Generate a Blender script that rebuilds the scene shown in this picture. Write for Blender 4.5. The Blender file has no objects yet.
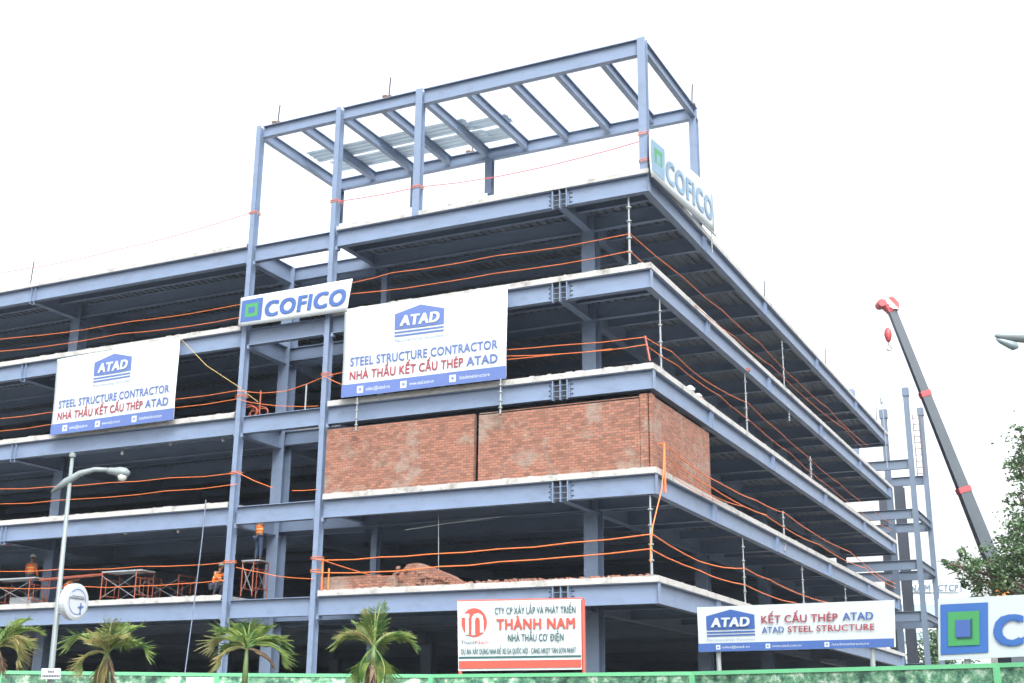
import bpy, math, random
from mathutils import Vector, Matrix
R = math.radians
random.seed(7)
C = bpy.context.scene.collection
scene = bpy.context.scene
# ------------------------------------------------------------------ camera
CAM = Vector((13.5293, -38.1676, 1.67)); YAW, PIT, ROL, F = .4549, .2947, .0089, 1276.44
fw = Vector((-math.sin(YAW)*math.cos(PIT), math.cos(YAW)*math.cos(PIT), math.sin(PIT)))
rt = Vector((math.cos(YAW), math.sin(YAW), 0)); up = rt.cross(fw)
r2 = rt*math.cos(ROL)+up*math.sin(ROL); u2 = -rt*math.sin(ROL)+up*math.cos(ROL)
cd = bpy.data.cameras.new('camera'); cam = bpy.data.objects.new('camera', cd); C.objects.link(cam)
cd.sensor_width = 36; cd.lens = F/1024*36; cd.clip_end = 3000; cd.clip_start = .1
M = Matrix.Identity(4)
for i in range(3):
    M[i][0] = r2[i]; M[i][1] = u2[i]; M[i][2] = -fw[i]; M[i][3] = CAM[i]
cam.matrix_world = M; scene.camera = cam
HF = Vector((-math.sin(YAW), math.cos(YAW), 0))
def ray(px, py): return fw+r2*((px-512)/F)+u2*((341.5-py)/F)
def at_pl(px, py, p, n):
    d = ray(px, py); return CAM+d*((Vector(p)-CAM).dot(n)/d.dot(n))
def at_x(px, py, x): return at_pl(px, py, (x, 0, 0), Vector((1, 0, 0)))
def at_y(px, py, y): return at_pl(px, py, (0, y, 0), Vector((0, 1, 0)))
def at_z(px, py, z): return at_pl(px, py, (0, 0, z), Vector((0, 0, 1)))
def at_d(px, py, D): return at_pl(px, py, CAM+HF*D, HF)
# ------------------------------------------------------------------ mesh builder
class MB:
    def __init__(s): s.v = []; s.f = []; s.uv = None
    def add(s, vs, fs):
        b = len(s.v); s.v += [Vector(p) for p in vs]; s.f += [tuple(b+i for i in f) for f in fs]; return s
    def ob(s, o, ax, ay, az):
        o = Vector(o); ax = Vector(ax); ay = Vector(ay); az = Vector(az)
        vs = [o+ax*i+ay*j+az*k for k in (0, 1) for j in (0, 1) for i in (0, 1)]
        return s.add(vs, [(0, 2, 3, 1), (4, 5, 7, 6), (0, 1, 5, 4), (2, 6, 7, 3), (0, 4, 6, 2), (1, 3, 7, 5)])
    def box(s, a, b):
        return s.ob(a, (b[0]-a[0], 0, 0), (0, b[1]-a[1], 0), (0, 0, b[2]-a[2]))
    def hbeam(s, p, q, d=.66, w=.26, tf=.025, tw=.015):
        p = Vector(p); q = Vector(q); L = q-p; n = Vector((0, 0, 1)).cross(L).normalized(); u = L.cross(n).normalized()
        if u.z < 0: u = -u
        s.ob(p-n*w/2-u*tf, L, n*w, u*tf); s.ob(p-n*w/2-u*d, L, n*w, u*tf)
        s.ob(p-n*tw/2-u*(d-tf), L, n*tw, u*(d-2*tf)); return s
    def hcol(s, x, y, z0, z1, bx=.3, by=.3, t=.022, rot=0):
        if rot:
            s.box((x-bx/2, y-by/2, z0), (x-bx/2+t, y+by/2, z1)); s.box((x+bx/2-t, y-by/2, z0), (x+bx/2, y+by/2, z1))
            s.box((x-bx/2+t, y-t/2, z0), (x+bx/2-t, y+t/2, z1))
        else:
            s.box((x-bx/2, y-by/2, z0), (x+bx/2, y-by/2+t, z1)); s.box((x-bx/2, y+by/2-t, z0), (x+bx/2, y+by/2, z1))
            s.box((x-t/2, y-by/2+t, z0), (x+t/2, y+by/2-t, z1))
        return s
    def tube(s, pts, r, n=6, cap=True):
        pts = [Vector(p) for p in pts]; rs = r if isinstance(r, (list, tuple)) else [r]*len(pts); b = len(s.v); ref = None
        for i, p in enumerate(pts):
            t = (pts[min(i+1, len(pts)-1)]-pts[max(i-1, 0)]).normalized()
            if ref is None:
                ref = Vector((0, 0, 1)) if abs(t.z) < .9 else Vector((1, 0, 0))
            a = t.cross(ref).normalized(); c = a.cross(t).normalized(); ref = c
            for k in range(n):
                th = 2*math.pi*k/n; s.v.append(p+(a*math.cos(th)+c*math.sin(th))*rs[i])
        for i in range(len(pts)-1):
            for k in range(n):
                k2 = (k+1) % n; s.f.append((b+i*n+k, b+i*n+k2, b+(i+1)*n+k2, b+(i+1)*n+k))
        if cap:
            s.f.append(tuple(b+k for k in range(n))[::-1]); s.f.append(tuple(b+(len(pts)-1)*n+k for k in range(n)))
        return s
    def lathe(s, prof, c=(0, 0, 0), n=16, axis=None):
        c = Vector(c); b = len(s.v); az = Vector(axis or (0, 0, 1)).normalized()
        ax = az.orthogonal().normalized(); ay = az.cross(ax)
        for (r, z) in prof:
            for k in range(n):
                th = 2*math.pi*k/n; s.v.append(c+ax*r*math.cos(th)+ay*r*math.sin(th)+az*z)
        for i in range(len(prof)-1):
            for k in range(n):
                k2 = (k+1) % n; s.f.append((b+i*n+k, b+i*n+k2, b+(i+1)*n+k2, b+(i+1)*n+k))
        s.f.append(tuple(b+k for k in range(n))[::-1]); s.f.append(tuple(b+(len(prof)-1)*n+k for k in range(n)))
        return s
    def build(s, name, mat, parent=None, smooth=False):
        me = bpy.data.meshes.new(name); o = bpy.data.objects.new(name, me); C.objects.link(o)
        off = Vector((0, 0, 0))
        if parent is not None:
            o.parent = parent; q = parent
            while q is not None: off += q.location; q = q.parent
        me.from_pydata([tuple(p-off) for p in s.v], [], s.f); me.validate(); me.update()
        me.materials.append(mat)
        if smooth:
            for p in me.polygons: p.use_smooth = True
        return o
def tag(o, label=None, cat=None, group=None, kind=None):
    if label: o['label'] = label
    if cat: o['category'] = cat
    if group: o['group'] = group
    if kind: o['kind'] = kind
    return o
def empty(name, loc, label, cat, group=None, kind=None):
    o = bpy.data.objects.new(name, None); o.location = loc; C.objects.link(o); o.empty_display_size = .1
    return tag(o, label, cat, group, kind)
def copy_tree(o, parent=None):
    c = o.copy(); C.objects.link(c); c.parent = parent
    for ch in list(o.children): copy_tree(ch, c)
    return c
# ------------------------------------------------------------------ materials
def nm(name):
    m = bpy.data.materials.new(name); m.use_nodes = True; nt = m.node_tree
    return m, nt, nt.nodes['Principled BSDF']
def mat(name, col, rough=.6, var=.12, scale=2.0, metal=0, stain=None, samt=.5, sscale=1.5, stretch=(1, 1, 1), bump=0, alpha=None, trans=0):
    m, nt, b = nm(name); N = nt.nodes; L = nt.links
    b.inputs['Roughness'].default_value = rough; b.inputs['Metallic'].default_value = metal
    tc = N.new('ShaderNodeTexCoord'); mp = N.new('ShaderNodeMapping'); mp.inputs['Scale'].default_value = stretch
    L.new(tc.outputs['Object'], mp.inputs[0])
    no = N.new('ShaderNodeTexNoise'); no.inputs['Scale'].default_value = scale; no.inputs['Detail'].default_value = 6; L.new(mp.outputs[0], no.inputs[0])
    cr = N.new('ShaderNodeMix'); cr.data_type = 'RGBA'
    cr.inputs[6].default_value = (*[c*(1-var) for c in col], 1); cr.inputs[7].default_value = (*[min(1, c*(1+var)) for c in col], 1)
    L.new(no.outputs['Fac'], cr.inputs[0]); out = cr.outputs[2]
    if stain:
        n2 = N.new('ShaderNodeTexNoise'); n2.inputs['Scale'].default_value = sscale; n2.inputs['Detail'].default_value = 8; n2.inputs['Roughness'].default_value = .7
        L.new(mp.outputs[0], n2.inputs[0])
        rp = N.new('ShaderNodeValToRGB'); rp.color_ramp.elements[0].position = .52; rp.color_ramp.elements[1].position = .68
        rp.color_ramp.elements[1].color = (samt, samt, samt, 1); L.new(n2.outputs['Fac'], rp.inputs[0])
        mx = N.new('ShaderNodeMix'); mx.data_type = 'RGBA'; L.new(rp.outputs[0], mx.inputs[0]); L.new(out, mx.inputs[6]); mx.inputs[7].default_value = (*stain, 1); out = mx.outputs[2]
    L.new(out, b.inputs['Base Color'])
    if bump:
        bp = N.new('ShaderNodeBump'); bp.inputs['Strength'].default_value = bump; bp.inputs['Distance'].default_value = .02
        n3 = N.new('ShaderNodeTexNoise'); n3.inputs['Scale'].default_value = scale*8; L.new(tc.outputs['Object'], n3.inputs[0])
        L.new(n3.outputs['Fac'], bp.inputs['Height']); L.new(bp.outputs[0], b.inputs['Normal'])
    if trans: b.inputs['Transmission Weight'].default_value = trans
    return m
STEEL = mat('blue grey painted steel', (.150, .205, .308), .45, .14, .9, stain=(.112, .148, .205), samt=.6, sscale=1.3, stretch=(1, 1, 2.2))
STEELD = mat('dark splice steel', (.035, .045, .06), .6, .2, 3)
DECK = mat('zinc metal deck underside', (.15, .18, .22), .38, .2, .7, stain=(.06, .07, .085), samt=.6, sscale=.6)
CONC = mat('raw concrete slab', (.38, .385, .38), .85, .14, 3, stain=(.16, .155, .14), samt=.85, sscale=1.6, bump=.3)
GALV = mat('galvanised tube', (.24, .27, .29), .5, .2, 6, metal=.1)
ORANGE = mat('orange warning tape', (.66, .17, .045), .5, .2, 6)
REDPAINT = mat('red painted scaffold steel', (.25, .06, .035), .5, .3, 5, stain=(.2, .08, .04), samt=.7, sscale=5)
WHITE = mat('white banner vinyl', (.43, .485, .515), .55, .04, 1.2)
BLUE = mat('blue banner ink', (.045, .10, .30), .5, .05, 2)
PBLUE = mat('periwinkle banner ink', (.08, .13, .33), .5, .05, 2)
RED = mat('red banner ink', (.27, .04, .055), .5, .05, 2)
GREEN = mat('green banner ink', (.045, .25, .085), .5, .05, 2)
TEAL = mat('dark green sign ink', (.022, .08, .08), .5, .05, 2)
CORAL = mat('coral red sign ink', (.42, .07, .05), .5, .05, 2)
GREYINK = mat('grey ink', (.25, .30, .38), .5, .05, 2)
INKD = mat('dark grey ink', (.06, .07, .09)); DARK = mat('dark rubber', (.02, .02, .022), .7)
# ------------------------------------------------------------------ structural levels (z of beam top)
ZL = {2: 6.10, 3: 9.54, 4: 13.0, 5: 16.5, 6: 19.98}
XA, XB, XC, XS, XP = -16.75, -12.87, -9.2, -28.43, -3.34
YJ = [6.39, 15.18, 25.13, 34.82, 44.05]; YEND = 44.9; XL = -84.0; D0 = 2.9; YV = 3.3; ZF = 25.23
BD = .66
# ------------------------------------------------------------------ building
bld = empty('steel_frame_building', (0, 0, 0), 'unfinished multi storey building of blue grey steel with a bare roof frame', 'building')
YJO = [1.55, 4.6, 9.3, 12.2, 18.5, 21.8, 28.4, 31.6, 37.9, 41.0]
for lv, z in ZL.items():
    # slabs with metal deck beneath
    s = MB(); t = .2 if lv < 6 else .17
    zc = z+.004
    s.box((XL, -.03, zc+.078), (XA-.2, YEND, z+t)); s.box((XB+.18, -.03, zc+.078), (.03, YEND, z+t)); s.box((XB-.1, .3, zc), (XB+.18, YV+.12, z+t)); s.box((XA-.2, YV+.12, zc+.078), (XB+.18, YEND, z+t))
    # formwork lip closing the deck edge
    s.box((XL, -.03, zc), (XA-.2, .0, zc+.078)); s.box((XB+.18, -.03, zc), (.03, .0, zc+.078)); s.box((0, 0.001, zc), (.03, YEND, zc+.078))
    random.seed(lv)
    for k in range(60):   # uneven poured edge: lumps of mortar
        x = random.uniform(XL*.45, 0)
        if XA-.3 < x < XB+.3 or x > -.35: continue
        h = random.uniform(.004, .03); w = random.uniform(.05, .3); s.box((x, -.026, z+t-.01), (x+w, .2, z+t+h))
    for k in range(30):
        y = random.uniform(0, YEND-1); h = random.uniform(.004, .03); w = random.uniform(.05, .3); s.box((-.2, y, z+t-.01), (.026, y+w, z+t+h))
    fl = s.build('floor_slab', CONC, bld)
    d = MB(); pitch = .34
    def deck(x0, x1, y0, y1):
        x = x0; pr = []
        while x < x1-.01:
            for dx, h in ((0, .0), (.12, .0), (.15, .075), (.30, .075)):
                if x+dx <= x1: pr.append((x+dx, h))
            x += pitch
        b = len(d.v)
        for (xx, h) in pr: d.v += [Vector((xx, y0, z+.003+h*.97)), Vector((xx, y1, z+.003+h*.96))]
        for i in range(len(pr)-1): d.f.append((b+2*i, b+2*i+2, b+2*i+3, b+2*i+1))
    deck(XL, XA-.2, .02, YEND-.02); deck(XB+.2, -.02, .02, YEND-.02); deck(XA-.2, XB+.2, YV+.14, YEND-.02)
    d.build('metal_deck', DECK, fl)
    # front edge beams
    ye = .13
    for a, b in ((XL, XS), (XS, XA-.15), (XA+.15, XB-.15), (XB+.15, XP-.28), (XP+.28, -.0)):
        m = MB(); m.hbeam((a, ye, z), (b, ye, z), BD); eb = m.build('edge_beam', STEEL, bld)
    if lv < 6 or True:
        for x in (XS, XS-13.4, XS-26.8):
          m = MB(); m.box((x-.12, .005, z-BD-.12), (x-.1, .12, z-.03)).box((x+.1, .005, z-BD-.12), (x+.12, .12, z-.03)).box((x-.12, .12, z-BD-.14), (x+.12, .135, z-.03))
          m.build('stiffener', STEEL, bld)
    # bolted splice at the cantilever line
    m = MB(); m.box((XP-.28, .16, z-BD), (XP+.28, .19, z-.02)).box((XP-.28, 0, z-.03), (XP+.28, .26, z)); sp = m.build('splice_joint', STEELD, bld)
    m = MB()
    for x in (-.28, 0, .26): m.box((XP+x, -.006, z-BD-.05), (XP+x+.035, .15, z-.01))
    for k in (.2, .4, .58): m.box((XP-.23, .02, z-k-.008), (XP+.26, .05, z-k+.008))
    m.build('splice_plate', STEEL, sp)
    m = MB()
    for k in range(7):
        for sx in (-1, 1):
            m.box((XP+sx*.30-.012+(.06 if sx > 0 else -.06), .10, z-.08-k*.085-.018), (XP+sx*.30+.012+(.06 if sx > 0 else -.06)+.09*sx*(k % 2), .125, z-.08-k*.085+.018))
    m.build('bolt_row', STEELD, sp)
    # right side edge beams + stiffeners
    m = MB(); m.hbeam((-.13, .262, z), (-.13, YEND, z), BD); eb = m.build('edge_beam', STEEL, bld)
    m = MB(); m.box((-.012, .012, z-BD), (.003, .25, z-.001)); m.build('end_plate', STEEL, eb)
    for y in YJ:
        m = MB(); m.box((-.125, y-.14, z-BD-.01), (.012, y-.12, z-.03)).box((-.125, y+.12, z-BD-.01), (.012, y+.14, z-.03)).box((-.14, y-.12, z-BD+.03), (-.1, y+.12, z-.03))
        m.build('stiffener', STEEL, eb)
    # transverse main beams (along Y) through the columns
    for x in (XP, XA, XS, XS-13.4, XS-26.8, XS-40.2, XS-53.6):
        m = MB(); y0 = .2 if x != XA else .27
        m.hbeam((x, y0, z-.002), (x, YEND, z-.002), .72 if x != XP else .64, .3); m.build('cross_beam', STEEL, bld)
    # main beams along X on each column line, lighter joists between
    for y in [D0]+YJ:
        m = MB(); m.hbeam((XL, y, z-.006), (-.14, y, z-.006), .60 if y > 3 else .56, .22)
        m.build('main_beam', STEEL, bld)
    for y in YJO:
        m = MB()
        if y < 3: m.hbeam((XL, y, z-.004), (XA-.16, y, z-.004), .34, .16); m.hbeam((XB, y, z-.004), (-.14, y, z-.004), .34, .16)
        else: m.hbeam((XL, y, z-.004), (-.14, y, z-.004), .34, .16)
        m.build('joist', STEEL, bld)
    m = MB(); m.hbeam((-.2, YEND-.13, z-.01), (XL, YEND-.13, z-.01), BD, .24); m.build('edge_beam', STEEL, bld)
    # beams round the stair void
    m = MB(); m.hbeam((XA+.16, YV, z-.12), (XB-.1, YV, z-.12), .58, .2); m.build('void_beam', STEEL, bld)
    m = MB(); m.hbeam((XB+.02, .27, z-.008), (XB+.02, YV+.5, z-.008), .40, .24); m.build('void_beam', STEEL, bld)
m = MB(); m.box((XL, YEND+.02, 0), (-6, YEND+.2, ZL[6])); m.build('added_rear_blocker', DECK, bld)  # unseen wall added to close the back and darken the interior
m = MB(); m.box((XL-.3, 0, 0), (XL-.05, YEND, ZL[6])); m.build('added_end_blocker', DECK, bld)  # unseen wall added to keep light out at the left end
# columns
for x in (XP, XA, XS, XS-13.4, XS-26.8, XS-40.2):
    for y in [D0]+YJ[1:]:
        m = MB(); m.hcol(x, y, 0, ZL[6]-.05, .52, .55, .03)
        c = m.build('column', STEEL, bld)
        if y == D0 and x in (XA, XP):
            for lv, z in ZL.items():
                m = MB()
                for k in range(9):
                    for sx in (-.07, .07): m.box((x+sx-.018, y-.29, z-.66+k*.07), (x+sx+.018, y-.272, z-.66+k*.07+.03))
                m.build('bolt_row', STEELD if lv < 0 else GALV, c)
m = MB(); m.hcol(XB+.15, YV+.45, 0, ZL[6]-.1, .26, .3); m.build('column', STEEL, bld)
for x in (XA, XB):
    m = MB(); m.hcol(x, .10, 0, ZF+.02, .21, .32)
    c = m.build('facade_column', STEEL, bld)
    for lv, z in ZL.items():
        MB().box((x+.15, .0, z-BD-.13), (x+.24, .22, z-BD+.004)).build('bracket', STEEL, c); MB().box((x-.20, .0, z-BD-.06), (x-.15, .22, z-BD+.004)).build('bracket', STEEL, c)
m = MB(); m.hcol(XC, .11, ZL[6]+.0, ZF+.02, .29, .29); m.build('facade_column', STEEL, bld)
m = MB(); m.hcol(-.15, .13, ZL[6]+.0, ZF+.02, .29, .29); m.build('facade_column', STEEL, bld)
# roof frame
W = 5.9
for a, b in ((XA+.15, XB-.15), (XB+.15, XC-.15), (XC+.15, -.3)):
    m = MB(); m.hbeam((a, .13, ZF), (b, .13, ZF), .5 if b < -1 else .62, .24); m.build('roof_beam', STEEL, bld)
m = MB(); m.hbeam((XA-.1, W, ZF), (0, W, ZF), .5, .24); m.build('roof_beam', STEEL, bld)
xs = [XA, -14.83, XB, -11.03, XC, -7.36, -5.52, -3.68, -1.84, -.13]
for i, x in enumerate(xs):
    m = MB(); m.hbeam((x, .26, ZF-.01), (x, W-.12, ZF-.01), .42 if 0 < i < 9 else .46, .2); m.build('rafter', STEEL, bld)
for x in (XA+.05, XB+.1, XC+.05):
    m = MB(); m.hcol(x, W, 23.18, ZF-.5, .3, .3); m.build('rear_post', STEEL, bld)
m = MB(); m.hcol(-.15, W, ZL[6]+.17, ZF-.5, .3, .3); m.build('rear_post', STEEL, bld)
# brick infill on the fourth storey
def brick_mat(name='fresh red brickwork'):
    m, nt, b = nm(name); N = nt.nodes; L = nt.links; b.inputs['Roughness'].default_value = .9
    tc = N.new('ShaderNodeTexCoord'); sx = N.new('ShaderNodeSeparateXYZ'); L.new(tc.outputs['Object'], sx.inputs[0])
    ad = N.new('ShaderNodeMath'); ad.operation = 'ADD'; L.new(sx.outputs[0], ad.inputs[0]); L.new(sx.outputs[1], ad.inputs[1])
    cb = N.new('ShaderNodeCombineXYZ'); L.new(ad.outputs[0], cb.inputs[0]); L.new(sx.outputs[2], cb.inputs[1])
    br = N.new('ShaderNodeTexBrick'); L.new(cb.outputs[0], br.inputs[0])
    br.inputs['Color1'].default_value = (.31, .13, .085, 1); br.inputs['Color2'].default_value = (.155, .065, .042, 1); br.inputs['Mortar'].default_value = (.10, .085, .075, 1)
    br.inputs['Scale'].default_value = 1; br.inputs['Brick Width'].default_value = .22; br.inputs['Row Height'].default_value = .09; br.inputs['Mortar Size'].default_value = .012
    br.inputs['Mortar Smooth'].default_value = .3; br.inputs['Bias'].default_value = -.2
    n = N.new('ShaderNodeTexNoise'); n.inputs['Scale'].default_value = .7; n.inputs['Detail'].default_value = 10; n.inputs['Roughness'].default_value = .74; L.new(cb.outputs[0], n.inputs[0])
    rp = N.new('ShaderNodeValToRGB'); rp.color_ramp.elements[0].position = .52; rp.color_ramp.elements[1].position = .60; rp.color_ramp.elements[1].color = (.66, .66, .66, 1); L.new(n.outputs['Fac'], rp.inputs[0])
    mx = N.new('ShaderNodeMix'); mx.data_type = 'RGBA'; L.new(rp.outputs[0], mx.inputs[0]); L.new(br.outputs[0], mx.inputs[6]); mx.inputs[7].default_value = (.235, .205, .175, 1)
    n2 = N.new('ShaderNodeTexNoise'); n2.inputs['Scale'].default_value = 4; n2.inputs['Detail'].default_value = 10; n2.inputs['Roughness'].default_value = .8; mpn = N.new('ShaderNodeMapping'); mpn.inputs['Scale'].default_value = (.8, 3.2, 1); L.new(cb.outputs[0], mpn.inputs[0]); L.new(mpn.outputs[0], n2.inputs[0])
    m2 = N.new('ShaderNodeMix'); m2.data_type = 'RGBA'; m2.blend_type = 'OVERLAY'; m2.inputs[0].default_value = .95; L.new(mx.outputs[2], m2.inputs[6]); L.new(n2.outputs['Fac'], m2.inputs[7])
    L.new(m2.outputs[2], b.inputs['Base Color'])
    bp = N.new('ShaderNodeBump'); bp.inputs['Strength'].default_value = .6; bp.inputs['Distance'].default_value = .01; L.new(br.outputs['Fac'], bp.inputs['Height']); bp.invert = True; L.new(bp.outputs[0], b.inputs['Normal'])
    return m
BRICK = brick_mat()
def ragged(m, p0, p1, th, z0, z1, step=.2):
    p0 = Vector(p0); p1 = Vector(p1); L = (p1-p0).length; d = (p1-p0)/L; n = max(1, round(L/step)); ny = Vector((d.y, -d.x, 0))
    for i in range(n):
        a = p0+d*(L*i/n); h = z1-random.choice((0, 0, 0, .03, .05))
        m.ob((a.x, a.y, z0), d*(L/n), -ny*th, (0, 0, h-z0))
z3 = ZL[3]+.201
random.seed(3)
for a, b in ((XB+.17, -6.60), (-6.42, -.52)):
    m = MB(); ragged(m, (a, .06, 0), (b, .06, 0), .2, z3, 12.12, (b-a)); m.box((a, .10, 12.12), (b, .22, 12.15)); m.build('brick_wall', BRICK, bld)
m = MB(); m.box((-.50, .04, z3), (-.24, .3, 12.2)); m.box((-.2, .10, z3), (-.10, .4, 12.2)); m.build('brick_pier', BRICK, bld)
m = MB(); m.box((-.34, .42, z3), (-.13, 6.35, 12.17)); m.build('brick_wall', BRICK, bld)
# ------------------------------------------------------------------ loose brickwork on the second floor slab
z2 = ZL[2]+.2
random.seed(5)
lw = MB(); lw.box((-12.65, .1, z2), (-9.6, .3, z2+.42)); lw.box((-12.6, .1, z2+.42), (-10.2, .22, z2+.47))
tag(lw.build('low_brick_wall', BRICK), 'low course of new red bricks on the floor edge right of the second facade column', 'brick wall')
hp = MB(); x0, x1 = -9.75, -7.2
prof = [(x0, 0), (x0+.1, .45), (x0+.5, .82), (x0+.9, .84), (x0+1.5, .62), (x0+2.1, .38), (x1, .12), (x1+.1, 0)]
b = len(hp.v)
for yy in (.35, .9): hp.v += [Vector((x, yy, z2+h)) for x, h in prof]
n = len(prof)
hp.f.append(tuple(range(n))[::-1]); hp.f.append(tuple(range(n, 2*n)))
for i in range(n): j = (i+1) % n; hp.f.append((i, j, n+j, n+i))
for k in range(46):
    t = random.random(); x = x0+.1+t*2.6; h = .8*(1-t)*random.random(); y = random.uniform(.2, .38)
    a = random.uniform(0, 3.1); ax = Vector((math.cos(a), .3*math.sin(a), .3*math.sin(a)))*.2
    hp.ob((x, y, z2+h*.9), ax, Vector((-.2*math.sin(a), .1, .02)), (0, 0, .06))
tag(hp.build('brick_heap', BRICK), 'sloping heap of stacked bricks beside the low brick wall on the second floor', 'brick heap')
rb = MB()
for k in range(260):
    if k < 170: x = random.uniform(-7.5, -.1); y = random.uniform(.0, .3)
    else: x = random.uniform(-12.5, -.1); y = random.uniform(.0, .5)
    s = random.uniform(.02, .07)*(1.4 if -6.5 < x < -4 else 1)
    a = random.uniform(0, 3); rb.ob((x, y, z2-.002), (s*math.cos(a)*1.6, s*math.sin(a), 0), (-s*math.sin(a), s*math.cos(a), .02), (0, 0, s))
tag(rb.build('brick_rubble', BRICK), 'broken brick and mortar crumbs strewn along the second floor edge', 'rubble', kind='stuff')
# ------------------------------------------------------------------ tower bay beyond the right end
tw = empty('steel_tower', (.23, 53, 0), 'pale unfinished steel tower with two tall bare columns at the far right', 'steel tower')
STEELT = mat('shade darkened blue grey tower steel', (.105, .145, .205), .5, .15, .9)  # darker than the main steel: shade painted into the tower colour
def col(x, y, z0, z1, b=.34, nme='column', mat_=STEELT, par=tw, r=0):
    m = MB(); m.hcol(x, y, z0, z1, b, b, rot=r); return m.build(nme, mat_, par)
T1 = (.1, 53.0); T2 = (.1, 59.6)
zt1 = at_y(906, 388, 53).z; zt2 = at_y(921.5, 408, 59.6).z
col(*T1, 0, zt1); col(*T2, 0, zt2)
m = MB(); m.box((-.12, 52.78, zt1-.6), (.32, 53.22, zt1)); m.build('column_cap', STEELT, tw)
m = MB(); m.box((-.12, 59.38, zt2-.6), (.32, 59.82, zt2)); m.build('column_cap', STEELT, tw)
pc = at_y(883, 410, 56)
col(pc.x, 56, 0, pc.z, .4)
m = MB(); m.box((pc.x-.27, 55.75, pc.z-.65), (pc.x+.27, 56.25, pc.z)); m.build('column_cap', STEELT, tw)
SHADEST = mat('dark grey steel with painted shade', (.05, .062, .085), .6, .15, 1)  # shade on the two thick columns is put into this colour
pc = at_y(899, 487, 62); col(pc.x, 62, 0, pc.z, .7, mat_=SHADEST); pc = at_y(884, 500, 64); col(pc.x, 64, 0, pc.z, .7, mat_=SHADEST)
pc = at_y(867, 390, 50); m = MB(); m.hcol(pc.x-1.0, 49.5, 17, pc.z, .45, .45); m.build('column', STEEL, tw)
for lv, z in ZL.items():
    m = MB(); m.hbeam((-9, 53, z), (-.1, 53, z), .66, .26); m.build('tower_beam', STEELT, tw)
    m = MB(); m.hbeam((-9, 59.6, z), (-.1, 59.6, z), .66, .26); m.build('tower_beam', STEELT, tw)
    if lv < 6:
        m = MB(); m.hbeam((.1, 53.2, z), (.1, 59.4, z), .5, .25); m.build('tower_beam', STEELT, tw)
m = MB(); l0 = at_y(915.5, 414, 59.0); l1 = at_y(917.5, 476, 59)
for dx in (0, -.55): m.tube([(l0.x+dx+.3, 59.2, l0.z), (l0.x+dx+.3, 59.2, l1.z)], .035, 5)
for k in range(10): zz = l1.z+.2+k*(l0.z-l1.z)/10; m.tube([(l0.x-.25, 59.2, zz), (l0.x+.3, 59.2, zz)], .03, 5)
m.build('ladder', mat('rusty ladder steel', (.14, .10, .09)), tw)
# ------------------------------------------------------------------ deck sheets lying on the rafters
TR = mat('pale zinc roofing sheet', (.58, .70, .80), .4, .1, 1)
def sheet(name, x0, x1, y0, y1, z, label, group):
    d = MB(); y = y0; pr = []
    while y < y1:
        for dy, h in ((0, 0), (.12, 0), (.15, .05), (.25, .05)): pr.append((y+dy, h))
        y += .3
    for (yy, h) in pr: d.v += [Vector((x0, yy, z+h)), Vector((x1, yy, z+h)), Vector((x0, yy, z+h+.004)), Vector((x1, yy, z+h+.004))]
    for i in range(len(pr)-1): a = 4*i; b2 = a+4; d.f += [(a, a+1, b2+1, b2), (a+2, b2+2, b2+3, a+3)]
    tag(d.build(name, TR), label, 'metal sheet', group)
sheet('metal_sheet', -16.5, -8.85, 2.9, 3.9, ZF+.02, 'long ribbed metal sheet lying on the roof frame, front one of the left pair', 'ribbed metal sheets on the roof frame')
sheet('metal_sheet', -16.1, -8.6, 4.1, 5.0, ZF+.02, 'long ribbed metal sheet lying on the roof frame, rear one of the left pair', 'ribbed metal sheets on the roof frame')
sheet('metal_sheet', -9.1, -7.2, 3.4, 4.3, ZF+.1, 'short ribbed metal sheet overlapping the right end of the long sheets on the roof frame', 'ribbed metal sheets on the roof frame')
sheet('metal_sheet', -9.6, -7.55, 4.4, 5.4, ZF+.1, 'short ribbed metal sheet at the rear right end of the stack on the roof frame', 'ribbed metal sheets on the roof frame')
# ------------------------------------------------------------------ ropes
def rope(pts, label, r=.02, m=ORANGE, cat='warning rope', group='orange ropes along the floor edges'):
    P = []
    for i in range(len(pts)-1):
        a, b = pts[i], pts[i+1]; L = (b-a).length; n = max(2, int(L/1.2))
        for k in range(n):
            t = k/n; P.append(a.lerp(b, t)+Vector((0, 0, -4*t*(1-t)*.012*L + random.uniform(-.012, .012))))
    P.append(pts[-1])
    o = MB().tube(P, r*.66, 5).build('warning_rope', m); return tag(o, label, cat, group)
fy = lambda l, y=-.12: [at_y(px, py, y) for px, py in l]
fx = lambda l, x=.1: [at_x(px, py, x) for px, py in l]
rope(fy([(-60, 349), (0, 339), (130, 321.5), (240, 304.5)])+fy([(352, 283), (392, 273), (496, 256), (630, 234)])+fx([(683, 277), (722, 310), (760, 343), (797, 381), (828, 408), (868, 446)]), 'upper orange rope of the pair strung below the roof deck')
rope(fy([(-60, 361), (0, 351.5), (120, 334), (240, 317.5), (352, 294), (496, 273), (630, 251)])+fx([(700, 310), (735, 337), (772, 366), (845, 429), (862, 447)]), 'lower orange rope of the pair strung below the roof deck')
rope(fy([(-60, 425), (0, 418.5), (50, 412.5), (176, 399.5), (237, 390.5), (262, 393), (285, 391), (305, 385), (325, 376), (344, 372)]), 'upper orange rope behind the left banner, sagging between the first two facade columns')
rope(fy([(-60, 438), (0, 431), (50, 424.5), (176, 407.5), (237, 399)]), 'lower orange rope behind the left banner, ending at the first facade column')
rope(fy([(326, 377), (334, 381), (343, 385)]), 'short orange rope sloping from the second facade column behind the large banner')
rope(fy([(240, 400), (262, 404), (290, 406.5), (318, 406)]), 'orange rope lying low between the facade columns above the fourth floor beam', .018)
rope(fy([(505, 359.5), (560, 354), (612, 349)]), 'orange rope right of the large banner, lowest of three', .02)
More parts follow.
